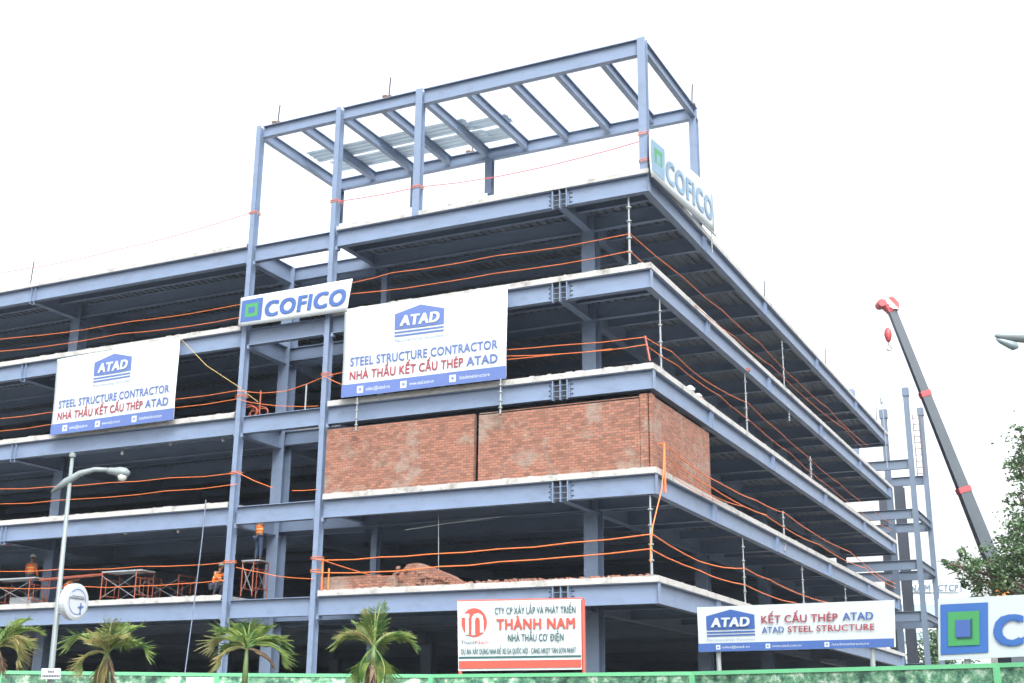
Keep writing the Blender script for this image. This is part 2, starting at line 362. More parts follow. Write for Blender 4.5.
rope(fy([(505, 350), (560, 345), (645, 337)])+fx([(672, 352), (700, 377), (748, 403), (780, 432), (806, 455), (840, 484), (868, 506), (893, 524)]), 'upper orange rope from the large banner round the leaning post to the right')
rope(fy([(505, 356), (610, 350), (645, 345)])+fx([(678, 366), (720, 396), (748, 419), (790, 453), (830, 487), (893, 531)]), 'lower orange rope from the large banner round the leaning post to the right')
rope(fy([(-60, 490), (0, 489), (50, 487), (110, 482.5), (170, 478), (238, 473), (273, 488)]), 'upper orange rope on the left across the floor below the left banner')
rope(fy([(-60, 507), (0, 504), (60, 500), (165, 491), (238, 484)]), 'lower orange rope on the left across the floor below the left banner')
rope(fy([(292, 490.5), (317, 489.5)]), 'short orange rope ending at the left edge of the brick wall', .02)
rope(fx([(665, 445), (692, 466), (720, 483), (757, 501), (785, 513), (850, 552), (896, 584)]), 'orange rope fanning from the post beside the brick side wall, highest', .03)
rope(fx([(665, 456), (689, 474), (712, 488), (765, 515), (820, 545), (865, 568), (896, 588)]), 'orange rope fanning from the post beside the brick side wall, second highest', .03)
rope(fx([(665, 463), (690, 481), (716, 497), (745, 507), (767, 515)]), 'orange rope fanning from the post beside the brick side wall, third', .022)
rope(fx([(668, 472), (690, 488), (720, 502)]), 'orange rope fanning from the post beside the brick side wall, lowest', .018)
rope(fy([(-60, 572), (0, 571.5), (60, 569.5), (140, 566.5), (235, 562)]), 'upper orange rope in front of the workers on the second floor')
rope(fy([(-60, 588), (0, 588), (75, 586.5), (140, 586), (180, 583.5), (225, 580)]), 'lower orange rope in front of the workers on the second floor')
rope(fy([(236, 567), (262, 573), (290, 577.5), (314, 579)]), 'orange rope crossing the second floor bay between the two facade columns', .018)
rope(fy([(316, 559.5), (330, 560), (380, 557.5), (430, 554), (500, 549), (570, 543), (652, 534)])+fx([(700, 562), (745, 568.5), (770, 580), (830, 603), (880, 622)]), 'upper orange rope above the low brick wall, turning the corner at the tall prop', .03)
rope(fy([(316, 572.5), (350, 573), (440, 567), (500, 562), (570, 556.5), (650, 549)])+fx([(700, 571), (745, 585), (795, 603), (850, 622)]), 'lower orange rope above the low brick wall, turning the corner at the tall prop', .03)
rope(fy([(325, 561), (350, 569), (378, 577)], .4), 'thin orange rope sloping behind the low brick wall', .018)
rope(fx([(664, 446), (663.5, 470), (661.5, 490), (657, 508), (653, 525), (650.5, 545), (650.5, 562)], .14), 'orange rope hanging down the corner from the brick level', .032)
PINK = mat('faded red cord', (.60, .10, .09), .6)
rope(fy([(-40, 281), (0, 273), (120, 249), (250, 213)]), 'thin faded red cord rising above the left roof edge to the first tall column', .022, PINK, 'cord', 'faded cords on the roof')
rope(fy([(336, 202), (418, 187)], 0)+[at_y(496, 177, 1.5), at_y(641, 141, .3)], 'thin faded red cord through the roof frame up to the corner column', .026, PINK, 'cord', 'faded cords on the roof')
# tape wound round columns
for (px, py), lb in (((250, 214), 'first tall roof column'), ((333, 202), 'second tall roof column'), ((417, 187), 'third tall roof column'), ((643.5, 134), 'corner roof column, upper turn'), ((644.5, 161), 'corner roof column, lower turn'),
                     ((238, 397), 'first facade column beside the left banner'), ((325, 375), 'second facade column beside the large banner'), ((234, 474), 'first facade column below the left banner'), ((229, 563), 'first facade column on the second floor'), ((316, 559), 'second facade column on the second floor, upper turn'), ((316, 572), 'second facade column on the second floor, lower turn')):
    p = at_y(px, py, -.05); x = min((XA, XB, XC, -.15), key=lambda q: abs(q-p.x)); m = MB()
    for k in range(2):
        zz = p.z+k*.07; m.tube([(x-.155, -.07, zz), (x+.155, -.07, zz+.02), (x+.155, .3, zz+.03), (x-.155, .3, zz), (x-.155, -.07, zz)], .014, 5)
    tag(m.build('tape_wrap', ORANGE), 'orange tape wound round the '+lb, 'tape', 'tape wound round columns')
# hanging cable, thin wires
CABLE = mat('blue grey hanging cable', (.08, .11, .17), .6)
tag(MB().tube([at_y(206, 500, -.2), at_y(202, 540, -.6), at_y(194, 605, -1.6), at_y(185, 673, -2.6), at_y(181, 700, -3)], .022, 6).build('hanging_cable', CABLE), 'long blue grey cable hanging from the third floor edge left of the first facade column', 'cable')
tag(MB().tube([at_y(438.5, 513, .6), at_y(438.5, 576, .6)], .014, 5).build('hanging_wire', GALV), 'thin wire hanging straight down above the brick heap', 'wire')
tag(MB().tube([at_y(405, 530, .6), at_y(450, 523, .6), at_y(500, 517, .6)], .014, 5).build('slack_wire', GALV), 'thin slack wire under the third floor above the brick heap', 'wire')
tag(MB().tube([at_y(180, 338, -.1), at_y(207, 366, -.1), at_y(236, 385, -.1), at_y(258, 402, .1)], .012, 5).build('guy_wire', mat('yellow cord', (.45, .34, .12))), 'thin yellow cord falling from the left banner to the first facade column', 'cord')
# ------------------------------------------------------------------ props and rail posts
def prop(px, y0, y1, x, label, r=.035, side='x', grp='galvanised props at the floor edges'):
    a = at_x(px, y0, x) if side == 'x' else at_y(px, y0, x); b2 = at_x(px+.3, y1, x) if side == 'x' else at_y(px+.3, y1, x)
    e = empty('steel_prop', (b2.x, b2.y, b2.z), label, 'prop', grp)
    H = a.z-b2.z
    MB().tube([b2, b2+Vector((0, 0, H*.62))], r, 8).build('outer_tube', GALV, e)
    MB().tube([b2+Vector((0, 0, H*.62)), b2+Vector((0, 0, H))], r*.75, 8).build('inner_tube', GALV, e)
    m = MB()
    for t in (.18, .38, .62, .82): MB().lathe([(r*1.1, -.03), (r*2.1, -.02), (r*2.1, .02), (r*1.1, .03)], b2+Vector((0, 0, H*t)), 8).build('collar', GALV, e)
    MB().box((b2.x-.07, b2.y-.07, b2.z), (b2.x+.07, b2.y+.07, b2.z+.015)).build('base_plate', GALV, e)
prop(629.5, 195, 264.5, .2, 'tall galvanised prop at the corner just under the roof deck', .045, 'y')
prop(661, 300, 369, -.12, 'tall galvanised prop near the corner beside the leaning red post')
prop(747, 373, 432, -.12, 'tall galvanised prop with a red head halfway along the right side')
prop(784, 343, 386, -.12, 'galvanised post tied to the ropes right of centre on the fifth floor', .03)
prop(789, 405, 421, -.12, 'short galvanised post hanging below the fifth floor beam on the right side', .03)
prop(811, 457, 478, -.12, 'short galvanised post on the fourth floor edge of the right side', .04)
prop(784.5, 512, 551, -.12, 'galvanised post on the third floor edge of the right side', .04)
prop(651.5, 495, 575, .12, 'tall galvanised prop at the corner under the brick level', .045, 'y')
prop(745, 536, 604, -.12, 'tall galvanised prop on the second floor, left of the far pair')
prop(804, 562, 612, -.12, 'tall galvanised prop on the second floor, between two others')
prop(847, 583, 625, -.12, 'tall galvanised prop on the second floor, farthest along the right side')
prop(500, 379, 414, -.3, 'short pale post hanging under the right corner of the large banner', .035, 'y')
prop(355.5, 398, 431, -.3, 'short pale post hanging under the left corner of the large banner', .03, 'y')
m = MB(); a = at_y(645, 336, .05); b2 = at_y(650, 361, .05); m.tube([a, b2], .04, 6)
tag(m.build('leaning_post', REDPAINT), 'short red post leaning at the corner of the fourth floor edge', 'post')
m = MB(); a = at_x(747, 370, -.12); m.lathe([(.05, -.1), (.14, -.06), (.14, .04), (.04, .1)], a, 8); tag(m.build('prop_head', REDPAINT), 'red fork head on top of the tall prop halfway along the right side', 'prop head')
m = MB(); a = at_x(664, 443, .1); b2 = at_x(664, 492, .1); m.tube([(a.x, a.y, a.z), (a.x, a.y, b2.z)], .04, 6)
m.tube([(a.x, a.y, a.z), (a.x-.25, a.y, a.z-.02)], .02, 5); tag(m.build('rail_post', ORANGE), 'orange post at the brick side wall where the ropes fan out', 'post')
m = MB()
for px in (322.5, 329): a = at_y(px, 570, -.02); m.tube([(a.x, a.y, z2), (a.x, a.y, z2+.75 if px > 325 else z2+1.1)], .035, 6)
tag(m.build('rope_stand', ORANGE), 'pair of orange stakes at the left end of the low brick wall', 'stakes')
# thin rods on the roof
def rod(p, h, label, hook=True):
    p = Vector(p); m = MB(); m.tube([p, p+Vector((.02, 0, h*.5)), p+Vector((.05, 0, h))], .026, 5)
    e = empty('lashing_rod', p, label, 'rod', 'thin rods standing on the roof steel'); m.build('rod', STEELD, e)
    if hook: MB().box((p.x-.2, p.y-.08, p.z-.03), (p.x+.12, p.y+.1, p.z+.05)).box((p.x-.28, p.y-.05, p.z+.05), (p.x-.1, p.y+.05, p.z+.12)).build('clamp', mat('rusty clamp', (.12, .07, .05)), e)
def zr(px, py, y): q = at_y(px, py, y); return q
rod((at_y(278, 121, .1).x, .1, ZF+.03), .8, 'thin rod with clamp near the left end of the roof frame')
rod((at_y(389, 94, .1).x, .1, ZF+.03), .85, 'thin rod with clamp between the second and third roof columns')
rod((-.13, W-.2, ZF+.03), .9, 'thin rod with clamp on the right rear corner of the roof frame')
rod((at_y(472, 153, W).x, W, ZF+.03), .6, 'thin rod with clamp on the rear roof beam above the short sheets')
for px, py0, py1, y, lb in ((30, 288, 262, .1, 'above the left roof edge'),):
    a = at_y(px, py0, y); b2 = at_y(px, py1, y); rod((a.x, a.y, ZL[6]+.17), b2.z-ZL[6]-.17, 'thin rod standing on the far left roof edge', False)
for px, py, h, lb in ((764, 288, .9, 'first along the right roof edge'), (825, 360, 1.0, 'second along the right roof edge'), (876, 415, 1.2, 'third along the right roof edge')):
    a = at_x(px, py, -.1); rod((a.x, a.y, ZL[6]+.17), h, 'thin rod standing '+lb, px == 764)
a = at_x(884.5, 430, .3); m = MB(); m.tube([(a.x, a.y, a.z-2.4), (a.x, a.y, a.z+1.2), (a.x-.12, a.y, a.z+2.9)], .03, 5); m.lathe([(.03, -.25), (.1, -.15), (.1, .15), (.03, .25)], (a.x-.04, a.y, a.z+1.9), 8)
tag(m.build('antenna_rod', GALV), 'tall thin rod past the right end of the roof deck', 'rod')
# bulbs
BULB = mat('glass bulb', (.55, .58, .6), .2)
for px, py, lb in ((122, 452, 4), (170, 443, 4), (223, 439, 4), (26, 538, 3), (125, 532, 3), (178, 530, 3)):
    p = at_y(px, py, .5); z = ZL[lb]-.35
    e = empty('hanging_bulb', (p.x, p.y, z), 'bare bulb hanging under the %s beam left of the first facade column' % ('fourth floor' if lb == 4 else 'third floor'), 'light bulb', 'bare bulbs under the %s' % ('fourth floor' if lb == 4 else 'third floor'))
    MB().tube([(p.x, p.y, z), (p.x+.02, p.y, p.z+.06)], .012, 5).build('cord', GALV, e)
    MB().lathe([(.02, .1), (.035, .05), (.075, -.02), (.06, -.09), (.015, -.12)], (p.x+.02, p.y, p.z), 10).build('bulb', BULB, e, True)
# sack and stones on the fourth floor edge
for px, py, s, nme, lb, cat, mt in ((690, 392, .17, 'cement_sack', 'small white sack on the right fourth floor edge', 'sack', WHITE), (698, 399, .13, 'mortar_lump', 'grey mortar lump right of the white sack', 'mortar lump', CONC), (702, 403, .10, 'brick_piece', 'reddish broken brick piece right of the mortar lump', 'brick piece', BRICK)):
    p = at_x(px, py, -.12); m = MB(); random.seed(px)
    m.lathe([(s*.5, -s*.2), (s*1.0, 0), (s*1.15, s*.5), (s*.8, s*1.1), (s*.25, s*1.4)], (p.x, p.y, ZL[4]+.2+s*.2), 9)
    for v in m.v: v += Vector((random.uniform(-1, 1), random.uniform(-1, 1), random.uniform(-.3, .3)))*s*.13
    tag(m.build(nme, mt, smooth=True), lb, cat)
# ------------------------------------------------------------------ writing / banners
def textmesh(body, bold=0.0, shear=0, spc=1.0):
    c = bpy.data.curves.new('lettering', 'FONT'); c.body = body.replace('Đ', '\u00d0').replace('Ơ', "O'"); c.offset = bold; c.resolution_u = 3; c.space_character = spc; c.shear = shear
    o = bpy.data.objects.new('lettering', c); C.objects.link(o)
    dg = bpy.context.evaluated_depsgraph_get(); me = bpy.data.meshes.new_from_object(o.evaluated_get(dg))
    vs = [v.co.copy() for v in me.vertices]; fs = [tuple(p.vertices) for p in me.polygons]
    bpy.data.objects.remove(o); bpy.data.curves.remove(c); bpy.data.meshes.remove(me)
    return vs, fs
class Panel:
    """flat board or banner: design units 0..W x 0..H mapped on four corners (TL,TR,BR,BL)"""
    def __init__(s, name, corners, W, H, label, cat, group=None, th=.02, bulge=0, nx=1, ny=1, mat_=None, base=None):
        s.c = [Vector(p) for p in corners]; s.W = W; s.H = H; s.bulge = bulge; s.th = th
        s.n = (s.c[1]-s.c[0]).cross(s.c[3]-s.c[0]).normalized()
        if s.n.dot(CAM-s.c[0]) < 0: s.n = -s.n
        s.root = empty(name, base or (s.c[3]), label, cat, group)
        m = MB(); nx = max(nx, 1); ny = max(ny, 1)
        for side in (0, -1):
            for j in range(ny+1):
                for i in range(nx+1): m.v.append(s.p(W*i/nx, H*j/ny, side*th))
        q = (nx+1)*(ny+1)
        for j in range(ny):
            for i in range(nx):
                a = j*(nx+1)+i; m.f.append((a, a+1, a+nx+2, a+nx+1)); m.f.append((q+a, q+a+nx+1, q+a+nx+2, q+a+1))
        for i in range(nx): m.f.append((i, q+i, q+i+1, i+1)); a = ny*(nx+1)+i; m.f.append((a, a+1, q+a+1, q+a))
        for j in range(ny): a = j*(nx+1); m.f.append((a, a+nx+1, q+a+nx+1, q+a)); a += nx; m.f.append((a, q+a, q+a+nx+1, a+nx+1))
        s.sheet = m.build('panel' if not bulge else 'banner_cloth', mat_ or WHITE, s.root, smooth=bool(bulge))
    def p(s, x, y, off=0):
        u = x/s.W; v = 1-y/s.H
        top = s.c[0].lerp(s.c[1], u); bot = s.c[3].lerp(s.c[2], u); q = top.lerp(bot, v)
        w = s.bulge*(math.sin(u*9+v*2)*.5+math.sin(u*4+1-v*5)*.6+math.sin(v*7+u*3)*.3)
        return q+s.n*(off+w)
    def poly(s, pts, name, m, off=.012, par=None, sub=1):
        b = MB(); b.add([s.p(x, y, off) for x, y in pts], [tuple(range(len(pts)))]); return b.build(name, m, par or s.root)
    def rect(s, x0, y0, x1, y1, name, m, off=.012, par=None):
        b = MB(); n = 12 if s.bulge else 1
        for i in range(n):
            a = x0+(x1-x0)*i/n; c = x0+(x1-x0)*(i+1)/n; b.add([s.p(a, y0, off), s.p(c, y0, off), s.p(c, y1, off), s.p(a, y1, off)], [(0, 1, 2, 3)])
        return b.build(name, m, par or s.root)
    def text(s, body, x0, y0, x1, y1, m, bold=.02, off=.018, name='lettering', shear=0, caps=None):
        vs, fs = textmesh(body, 0, shear, 1+bold*2.2); bq = bold*(.85 if len(body) > 8 else 1.0)
        lx = min(v.x for v in vs); hx = max(v.x for v in vs)
        bl, bh = 0, .73 if caps is None else caps   # baseline to cap height
        b = MB()
        for k, (dx, dy) in enumerate(((0, 0),) if bold <= 0 else ((0, 0), (-bq, -bq*.5), (bq, bq*.5), (-bq, bq*.5), (bq, -bq*.5), (-bq*.5, 0), (bq*.5, 0))):
            b.add([s.p(x0+(v.x+dx-lx)/(hx-lx)*(x1-x0), y0+(v.y+dy-bl)/(bh-bl)*(y1-y0), off+k*.0012) for v in vs], fs)
        o = b.build(name, m, s.root); return o
def atad_logo(P, x0, y0, x1, y1, ink, slogan=True):
    X = lambda t: x0+(x1-x0)*t; Y = lambda t: y0+(y1-y0)*t
    root = P.poly([(X(0), Y(.34)), (X(1), Y(.34)), (X(1), Y(.80)), (X(.52), Y(1)), (X(0), Y(.80))], 'logo', ink)
    P.rect(X(0), Y(.23), X(1), Y(.28), 'logo_stripe', ink); P.rect(X(0), Y(.13), X(1), Y(.18), 'logo_stripe', ink)
    t = P.text('ATAD', X(.12), Y(.43), X(.90), Y(.74), WHITE, .055, .03, 'logo_letters', .12)
    if slogan: P.text('Partnership Success', X(0), Y(-.02), X(1), Y(.07), GREYINK, .0, .014)
def cofico(P, S, ink, gx0=.045):
    W, H = P.W, P.H
    a = H*.14; P.rect(a*.6, a, a*.6+H*.80, H-a*.8, 'logo', ink); q = a*.6
    P.rect(q+H*.16, a+H*.15, q+H*.64, H-a*.8-H*.15, 'logo_square', GREEN, .024)
    P.rect(q+H*.28, a+H*.27, q+H*.52, H-a*.8-H*.27, 'logo_core', ink, .034)
    P.text('COFICO', H*1.02, H*.22, W*.965, H*.74, ink, .05)
def foot(P, h, ink):
    P.rect(0, 0, P.W, h, 'footer_band', ink)
    for x, w, t in ((.1, .22, 'sales@atad.vn'), (.37, .62, 'www.atad.com.vn'), (.67, .95, '/atadsteelstructure')):
        P.rect(P.W*x, h*.22, P.W*x+h*.56, h*.78, 'footer_icon', WHITE, .014); P.rect(P.W*x+h*.18, h*.40, P.W*x+h*.38, h*.60, 'footer_icon', ink, .016)
        P.text(t, P.W*x+h*.8, h*.36, P.W*x+h*.8+P.W*.15*(1.2 if len(t) > 15 else 1), h*.66, WHITE, .0, .014)
yb = -.30
for cs, nme, lab in (([(57.5, 359.5), (180, 338), (173.5, 419.5), (50.5, 435.5)], 'advert_banner', 'white steel contractor banner with a blue footer, the smaller-looking one at the left'),
                ([(345, 309.5), (507.5, 288.6), (506, 378.5), (341.5, 398)], 'advert_banner', 'largest white steel contractor banner with a blue footer, right of the second facade column')):
    P = Panel(nme, [at_y(a, b, yb) for a, b in cs], 6.6, 3.3, lab, 'banner', 'steel contractor banners on the front', .012, .022, 40, 20)
    atad_logo(P, 2.15, 1.85, 4.15, 3.12, PBLUE)
    P.text('STEEL STRUCTURE CONTRACTOR', .33, 1.13, 6.27, 1.46, PBLUE, .022)
    P.text('NHÀ THẦU KẾT CẤU THÉP', .33, .62, 4.95, .95, RED, .028); P.text('ATAD', 5.1, .62, 6.27, .95, PBLUE, .026)
    foot(P, .46, PBLUE)
P = Panel('name_banner', [at_y(241, 298, -.34), at_y(352.5, 278.5, -.34), at_y(347, 311, -.34), at_y(237.8, 327, -.34)], 5.1, 1.24, 'white long banner with a blue square logo and blue name, across the two facade columns', 'banner', None, .012, .012, 24, 6)
cofico(P, 1, BLUE)
P = Panel('name_banner', [at_x(649, 132.5, .16), at_x(712.5, 189, .16), at_x(714.5, 232.5, .16), at_x(650.5, 174.5, .16)], 7.4, 1.7, 'pale name banner with a square logo along the right roof edge at the corner', 'banner', None, .012, .02, 24, 6)
cofico(P, 1, mat('flare lightened blue ink', (.17, .27, .38)))  # ink lightened so that the sky flare sits in its colour
# roof banner rail
a = at_x(652, 176, .2); b2 = at_x(716, 236, .2)
tag(MB().tube([a, b2], .03, 6).tube([b2-Vector((0, .6, .0)), b2-Vector((0, .6, .9))], .025, 5).build('banner_rail', GALV), 'grey rail under the pale roof banner', 'rail')
# ------------------------------------------------------------------ hoarding fence
FZ = 2.75
FP = [Vector((-29, -27, 0)), at_z(0, 670, FZ), at_z(217, 672.5, FZ), at_z(431, 673.8, FZ), at_z(692, 671, FZ), at_z(996, 662.5, FZ), at_z(1100, 659, FZ), at_z(1250, 654, FZ)]
for p in FP: p.z = 0
fgreen = mat('green painted hoarding frame', (.10, .36, .18), .45, .12, 3)
def print_mat():
    m, nt, b = nm('printed woodland panel'); N = nt.nodes; L = nt.links; b.inputs['Roughness'].default_value = .45
    tc = N.new('ShaderNodeTexCoord'); n = N.new('ShaderNodeTexNoise'); n.inputs['Scale'].default_value = 4.5; n.inputs['Detail'].default_value = 12; n.inputs['Roughness'].default_value = .75; L.new(tc.outputs['Object'], n.inputs[0])
    rp = N.new('ShaderNodeValToRGB'); e = rp.color_ramp.elements; e[0].position = .37; e[0].color = (.01, .035, .025, 1); e[1].position = .62; e[1].color = (.62, .72, .66, 1)
    for p, c in ((.42, (.03, .10, .075, 1)), (.47, (.06, .20, .12, 1)), (.53, (.15, .34, .20, 1))): x = e.new(p); x.color = c
    L.new(n.outputs['Fac'], rp.inputs[0])
    n2 = N.new('ShaderNodeTexNoise'); n2.inputs['Scale'].default_value = .45; L.new(tc.outputs['Object'], n2.inputs[0])
    r2_ = N.new('ShaderNodeValToRGB'); r2_.color_ramp.elements[0].position = .42; r2_.color_ramp.elements[1].position = .6; L.new(n2.outputs['Fac'], r2_.inputs[0])
    mx = N.new('ShaderNodeMix'); mx.data_type = 'RGBA'; mx.blend_type = 'MULTIPLY'; mx.inputs[0].default_value = .45; L.new(rp.outputs[0], mx.inputs[6]); L.new(r2_.outputs[0], mx.inputs[7]); L.new(mx.outputs[2], b.inputs['Base Color']); return m
PRINT = print_mat()
fe = empty('hoarding_fence', FP[3], 'long green framed site hoarding printed with woodland pictures along the bottom', 'fence')
for i in range(len(FP)-1):
    a, b2 = FP[i], FP[i+1]; d = (b2-a).normalized(); n = Vector((d.y, -d.x, 0)); nn = n if n.dot(CAM-a) > 0 else -n
    MB().ob((a.x, a.y, .05), (b2-a), -nn*.03, (0, 0, FZ-.1)).build('printed_panel', PRINT, fe)
    MB().ob(Vector((a.x, a.y, FZ-.08))+nn*.02, (b2-a), -nn*.09, (0, 0, .07)).build('top_rail', fgreen, fe)
    MB().ob(Vector((a.x, a.y, 0))+nn*.03-d*.05, d*.11, -nn*.1, (0, 0, FZ-.07)).build('fence_post', fgreen, fe)
# pale blank end of one printed panel
a, b2 = FP[1], FP[2]; d = (b2-a).normalized(); n = Vector((d.y, -d.x, 0)); nn = n if n.dot(CAM-a) > 0 else -n
q = a+(b2-a)*.86; MB().ob(Vector((q.x, q.y, .1))+nn*.006, (b2-q)*.93, -nn*.005, (0, 0, FZ-.2)).build('blank_panel', WHITE, fe)
def fpl(i, px, py, back=.2):
    a, b2 = FP[i], FP[i+1]; d = (b2-a).normalized(); n = Vector((d.y, -d.x, 0)); nn = n if n.dot(CAM-a) > 0 else -n
    return at_pl(px, py, a-nn*back, nn)
# mechanical contractor sign
P = Panel('contractor_sign', [fpl(3, 457.3, 601.5), fpl(3, 582, 599), fpl(3, 583, 669.5), fpl(3, 458.3, 671)], 12.5, 7.1, 'white sign with a round coral logo and a coral stripe standing on the hoarding', 'sign', None, .05)
MB().tube([P.p(12.6, -1.6), P.p(12.6, 7)], .04, 6).tube([P.p(.2, -1.6), P.p(.2, 0)], .04, 6).tube([P.p(-.02, 7.12, -.03), P.p(12.6, 7.12, -.03)], .03, 6).build('sign_frame', CORAL, P.root)
cx, cy, rr = 1.75, 4.9, 1.32
P.poly([(cx+rr*1.0*math.cos(t*math.pi/18), cy+rr*1.12*math.sin(t*math.pi/18)) for t in range(36)], 'logo', CORAL)
P.rect(.42, 5.4, 1.28, 5.8, 'logo_letters', WHITE, .02); P.rect(.85, 3.65, 1.2, 5.8, 'logo_letters', WHITE, .024)
P.poly([(1.48, 3.6), (1.85, 3.6), (1.85, 5.05), (1.95, 5.38), (2.15, 5.42), (2.32, 5.25), (2.36, 4.95), (2.36, 3.85), (2.74, 3.85), (2.74, 5.1), (2.62, 5.6), (2.2, 5.85), (1.75, 5.75), (1.52, 5.4)], 'logo_letters', WHITE, .02)
P.text('Thanh', .35, 2.72, 1.85, 3.1, INKD, 0, caps=.75); P.text('Nam', 1.87, 2.72, 3.2, 3.1, CORAL, 0, caps=.75)
P.text('CTY CP XÂY LẮP VÀ PHÁT TRIỂN', 3.9, 5.7, 11.9, 6.42, TEAL, .012)
P.text('THÀNH NAM', 4.1, 4.15, 11.8, 5.25, CORAL, .05)
P.text('NHÀ THẦU CƠ ĐIỆN', 5.2, 2.9, 10.7, 3.68, TEAL, .02)
P.text('DỰ ÁN: XÂY DỰNG NHÀ ĐỂ XE GA QUỐC NỘI - CẢNG HKQT TÂN SƠN NHẤT', .4, 1.68, 11.9, 2.25, TEAL, .008)
P.rect(.1, 1.25, 12.35, 1.43, 'stripe', TEAL); P.rect(.1, .22, 12.35, 1.0, 'stripe', CORAL)
# long contractor sign
P = Panel('contractor_sign', [fpl(4, 697, 607.3), fpl(4, 893, 600), fpl(4, 894.5, 647), fpl(4, 699, 652)], 19.6, 4.65, 'long white sign with a blue house logo on two posts behind the hoarding', 'sign', None, .05)
atad_logo(P, 1.0, 1.15, 6.2, 4.3, mat('mid blue sign ink', (.03, .085, .28)))
P.text('KẾT CẤU THÉP', 6.95, 2.75, 14.5, 3.55, RED, .022); P.text('ATAD', 15.0, 2.8, 17.8, 3.58, BLUE, .022)
P.text('ATAD', 6.95, 1.75, 9.2, 2.4, BLUE, .010); P.text('STEEL STRUCTURE', 9.6, 1.75, 17.9, 2.4, RED, .010)
foot(P, .85, BLUE)
for x in (1.9, 17.4): MB().tube([P.p(x, .4, -.08), P.p(x, -4, -.08)], .045, 6).build('sign_post', GALV, P.root)
# right name sign, runs out of the picture
P = Panel('name_sign', [fpl(5, 938, 598.8, .3), fpl(5, 1190, 586.5, .3), fpl(5, 1190, 648.5, .3), fpl(5, 938.5, 660.5, .3)], 25, 6.15, 'large white sign with a blue and green square logo at the lower right edge', 'sign', None, .05)
BB = mat('bright blue sign ink', (.03, .11, .34))
P.rect(.3, .55, 5.6, 5.55, 'logo', BB); P.rect(1.2, 1.35, 4.7, 4.75, 'logo_square', GREEN, .024); P.rect(2.1, 2.2, 3.75, 3.9, 'logo_core', BLUE, .04)
P.poly([(2.1, 2.2), (3.75, 2.2), (3.75, 3.9), (3.95, 4.05), (3.95, 2.0), (2.3, 2.0)], 'logo_shade', TEAL, .032)
P.text('COFICO', 6.4, 1.2, 24.3, 4.3, BB, .05)
for x in (3, 20): MB().tube([P.p(x, .4, -.08), P.p(x, -5, -.08)], .06, 6).build('sign_post', GALV, P.root)
# ------------------------------------------------------------------ street lamp left
LP = at_d(52, 683, 17); lx, ly = LP.x, LP.y
e = empty('street_lamp', (lx, ly, 0), 'tall grey street lamp with a curved arm and a round white sign on its pole', 'street lamp')
LG = mat('pale grey lamp paint', (.165, .20, .21), .4, .1, 3)
tpv = at_d(72.3, 457, 17); top = tpv.z
MB().tube([(lx, ly, 0), Vector((lx, ly, 0)).lerp(tpv, .35), tpv], [.055, .042, .024], 12).build('pole', LG, e, True)
MB().lathe([(.02, -.02), (.042, 0), (.042, .04), (.02, .06)], tpv, 10).build('finial', LG, e)
D = 17
pa = [at_d(51.5, 492.5, D), at_d(66, 482, D), at_d(80, 473.5, D), at_d(95, 469.5, D), at_d(108, 470, D)]
MB().tube(pa, [.022, .055, .045, .034, .032], 8).build('arm', LG, e, True)
h0 = at_d(107, 470.5, D); h1 = at_d(130, 473.5, D); ax = (h1-h0); L_ = ax.length
m = MB(); m.lathe([(.025, 0), (.045, .03), (.05, L_*.3), (.072, L_*.55), (.07, L_*.8), (.03, L_*.98)], h0, 12, ax); 
hd = m.build('lamp_head', LG, e, True)
g = MB(); c0 = h0+ax*.68-Vector((0, 0, .05)); g.lathe([(.02, -.07), (.05, -.05), (.065, 0), (.05, .03)], c0, 12); g.build('lamp_glass', mat('lamp glass', (.5, .52, .5), .15), e, True)
# round sign: drum facing right
c = at_d(76.5, 601.8, D-.1); nrm = (Vector((.42, -1, 0))).normalized(); nrm = (CAM-c); nrm.z = 0; nrm.normalize(); nrm = Matrix.Rotation(R(50), 3, 'Z') @ nrm
rs = MB(); rs.lathe([(.215, -.10), (.235, -.08), (.235, .0), (.20, .012)], c, 32, nrm); o = rs.build('round_sign', mat('white sign drum', (.40, .44, .48), .4), e, False)
su = Vector((0, 0, 1)); sr_ = su.cross(nrm).normalized()
ring = MB(); n = 48
for k in range(n):
    a0 = 2*math.pi*k/n; a1 = 2*math.pi*(k+1)/n
    ring.add([c+nrm*.016+(sr_*math.cos(t)+su*math.sin(t))*r_ for t, r_ in ((a0, .155), (a1, .155), (a1, .165), (a0, .165))], [(0, 1, 2, 3)]) if 20 < k < 40 or k < 18 else None
ring.build('ring_mark', PBLUE, o)
pl = MB(); pc_ = c+nrm*.018+sr_*.07-su*.09
def P2(x, y): return pc_+sr_*x+su*y
pl.add([P2(-.01, -.07), P2(.01, -.07), P2(.012, .07), P2(0, .09), P2(-.012, .07)], [(0, 1, 2, 3, 4)])
pl.add([P2(-.07, .02), P2(0, .045), P2(.07, .04), P2(0, .0)], [(0, 1, 2, 3)]); pl.add([P2(-.03, -.065), P2(0, -.04), P2(.03, -.06), P2(0, -.055)], [(0, 1, 2, 3)]); pl.build('plane_mark', PBLUE, o)
ln = MB(); random.seed(2)
for row, (y, w, h) in enumerate(((.062, .2, .012), (.03, .26, .022))):
    x = -w/2-.01
    while x < w/2: dx = random.uniform(.01, .018); q = [c+nrm*.018+sr_*(x+i)+su*(y+j) for i, j in ((0, 0), (dx, 0), (dx, h), (0, h))]; ln.add(q, [(0, 1, 2, 3)]); x += dx+.006
ln.build('sign_line', INKD, o)
m = MB(); 
for dz in (-.14, .14): m.tube([Vector((lx, ly, 0)).lerp(tpv, (c.z+dz)/top), c-nrm*.09+Vector((0, 0, dz))], .015, 6)
m.build('sign_bracket', LG, e)
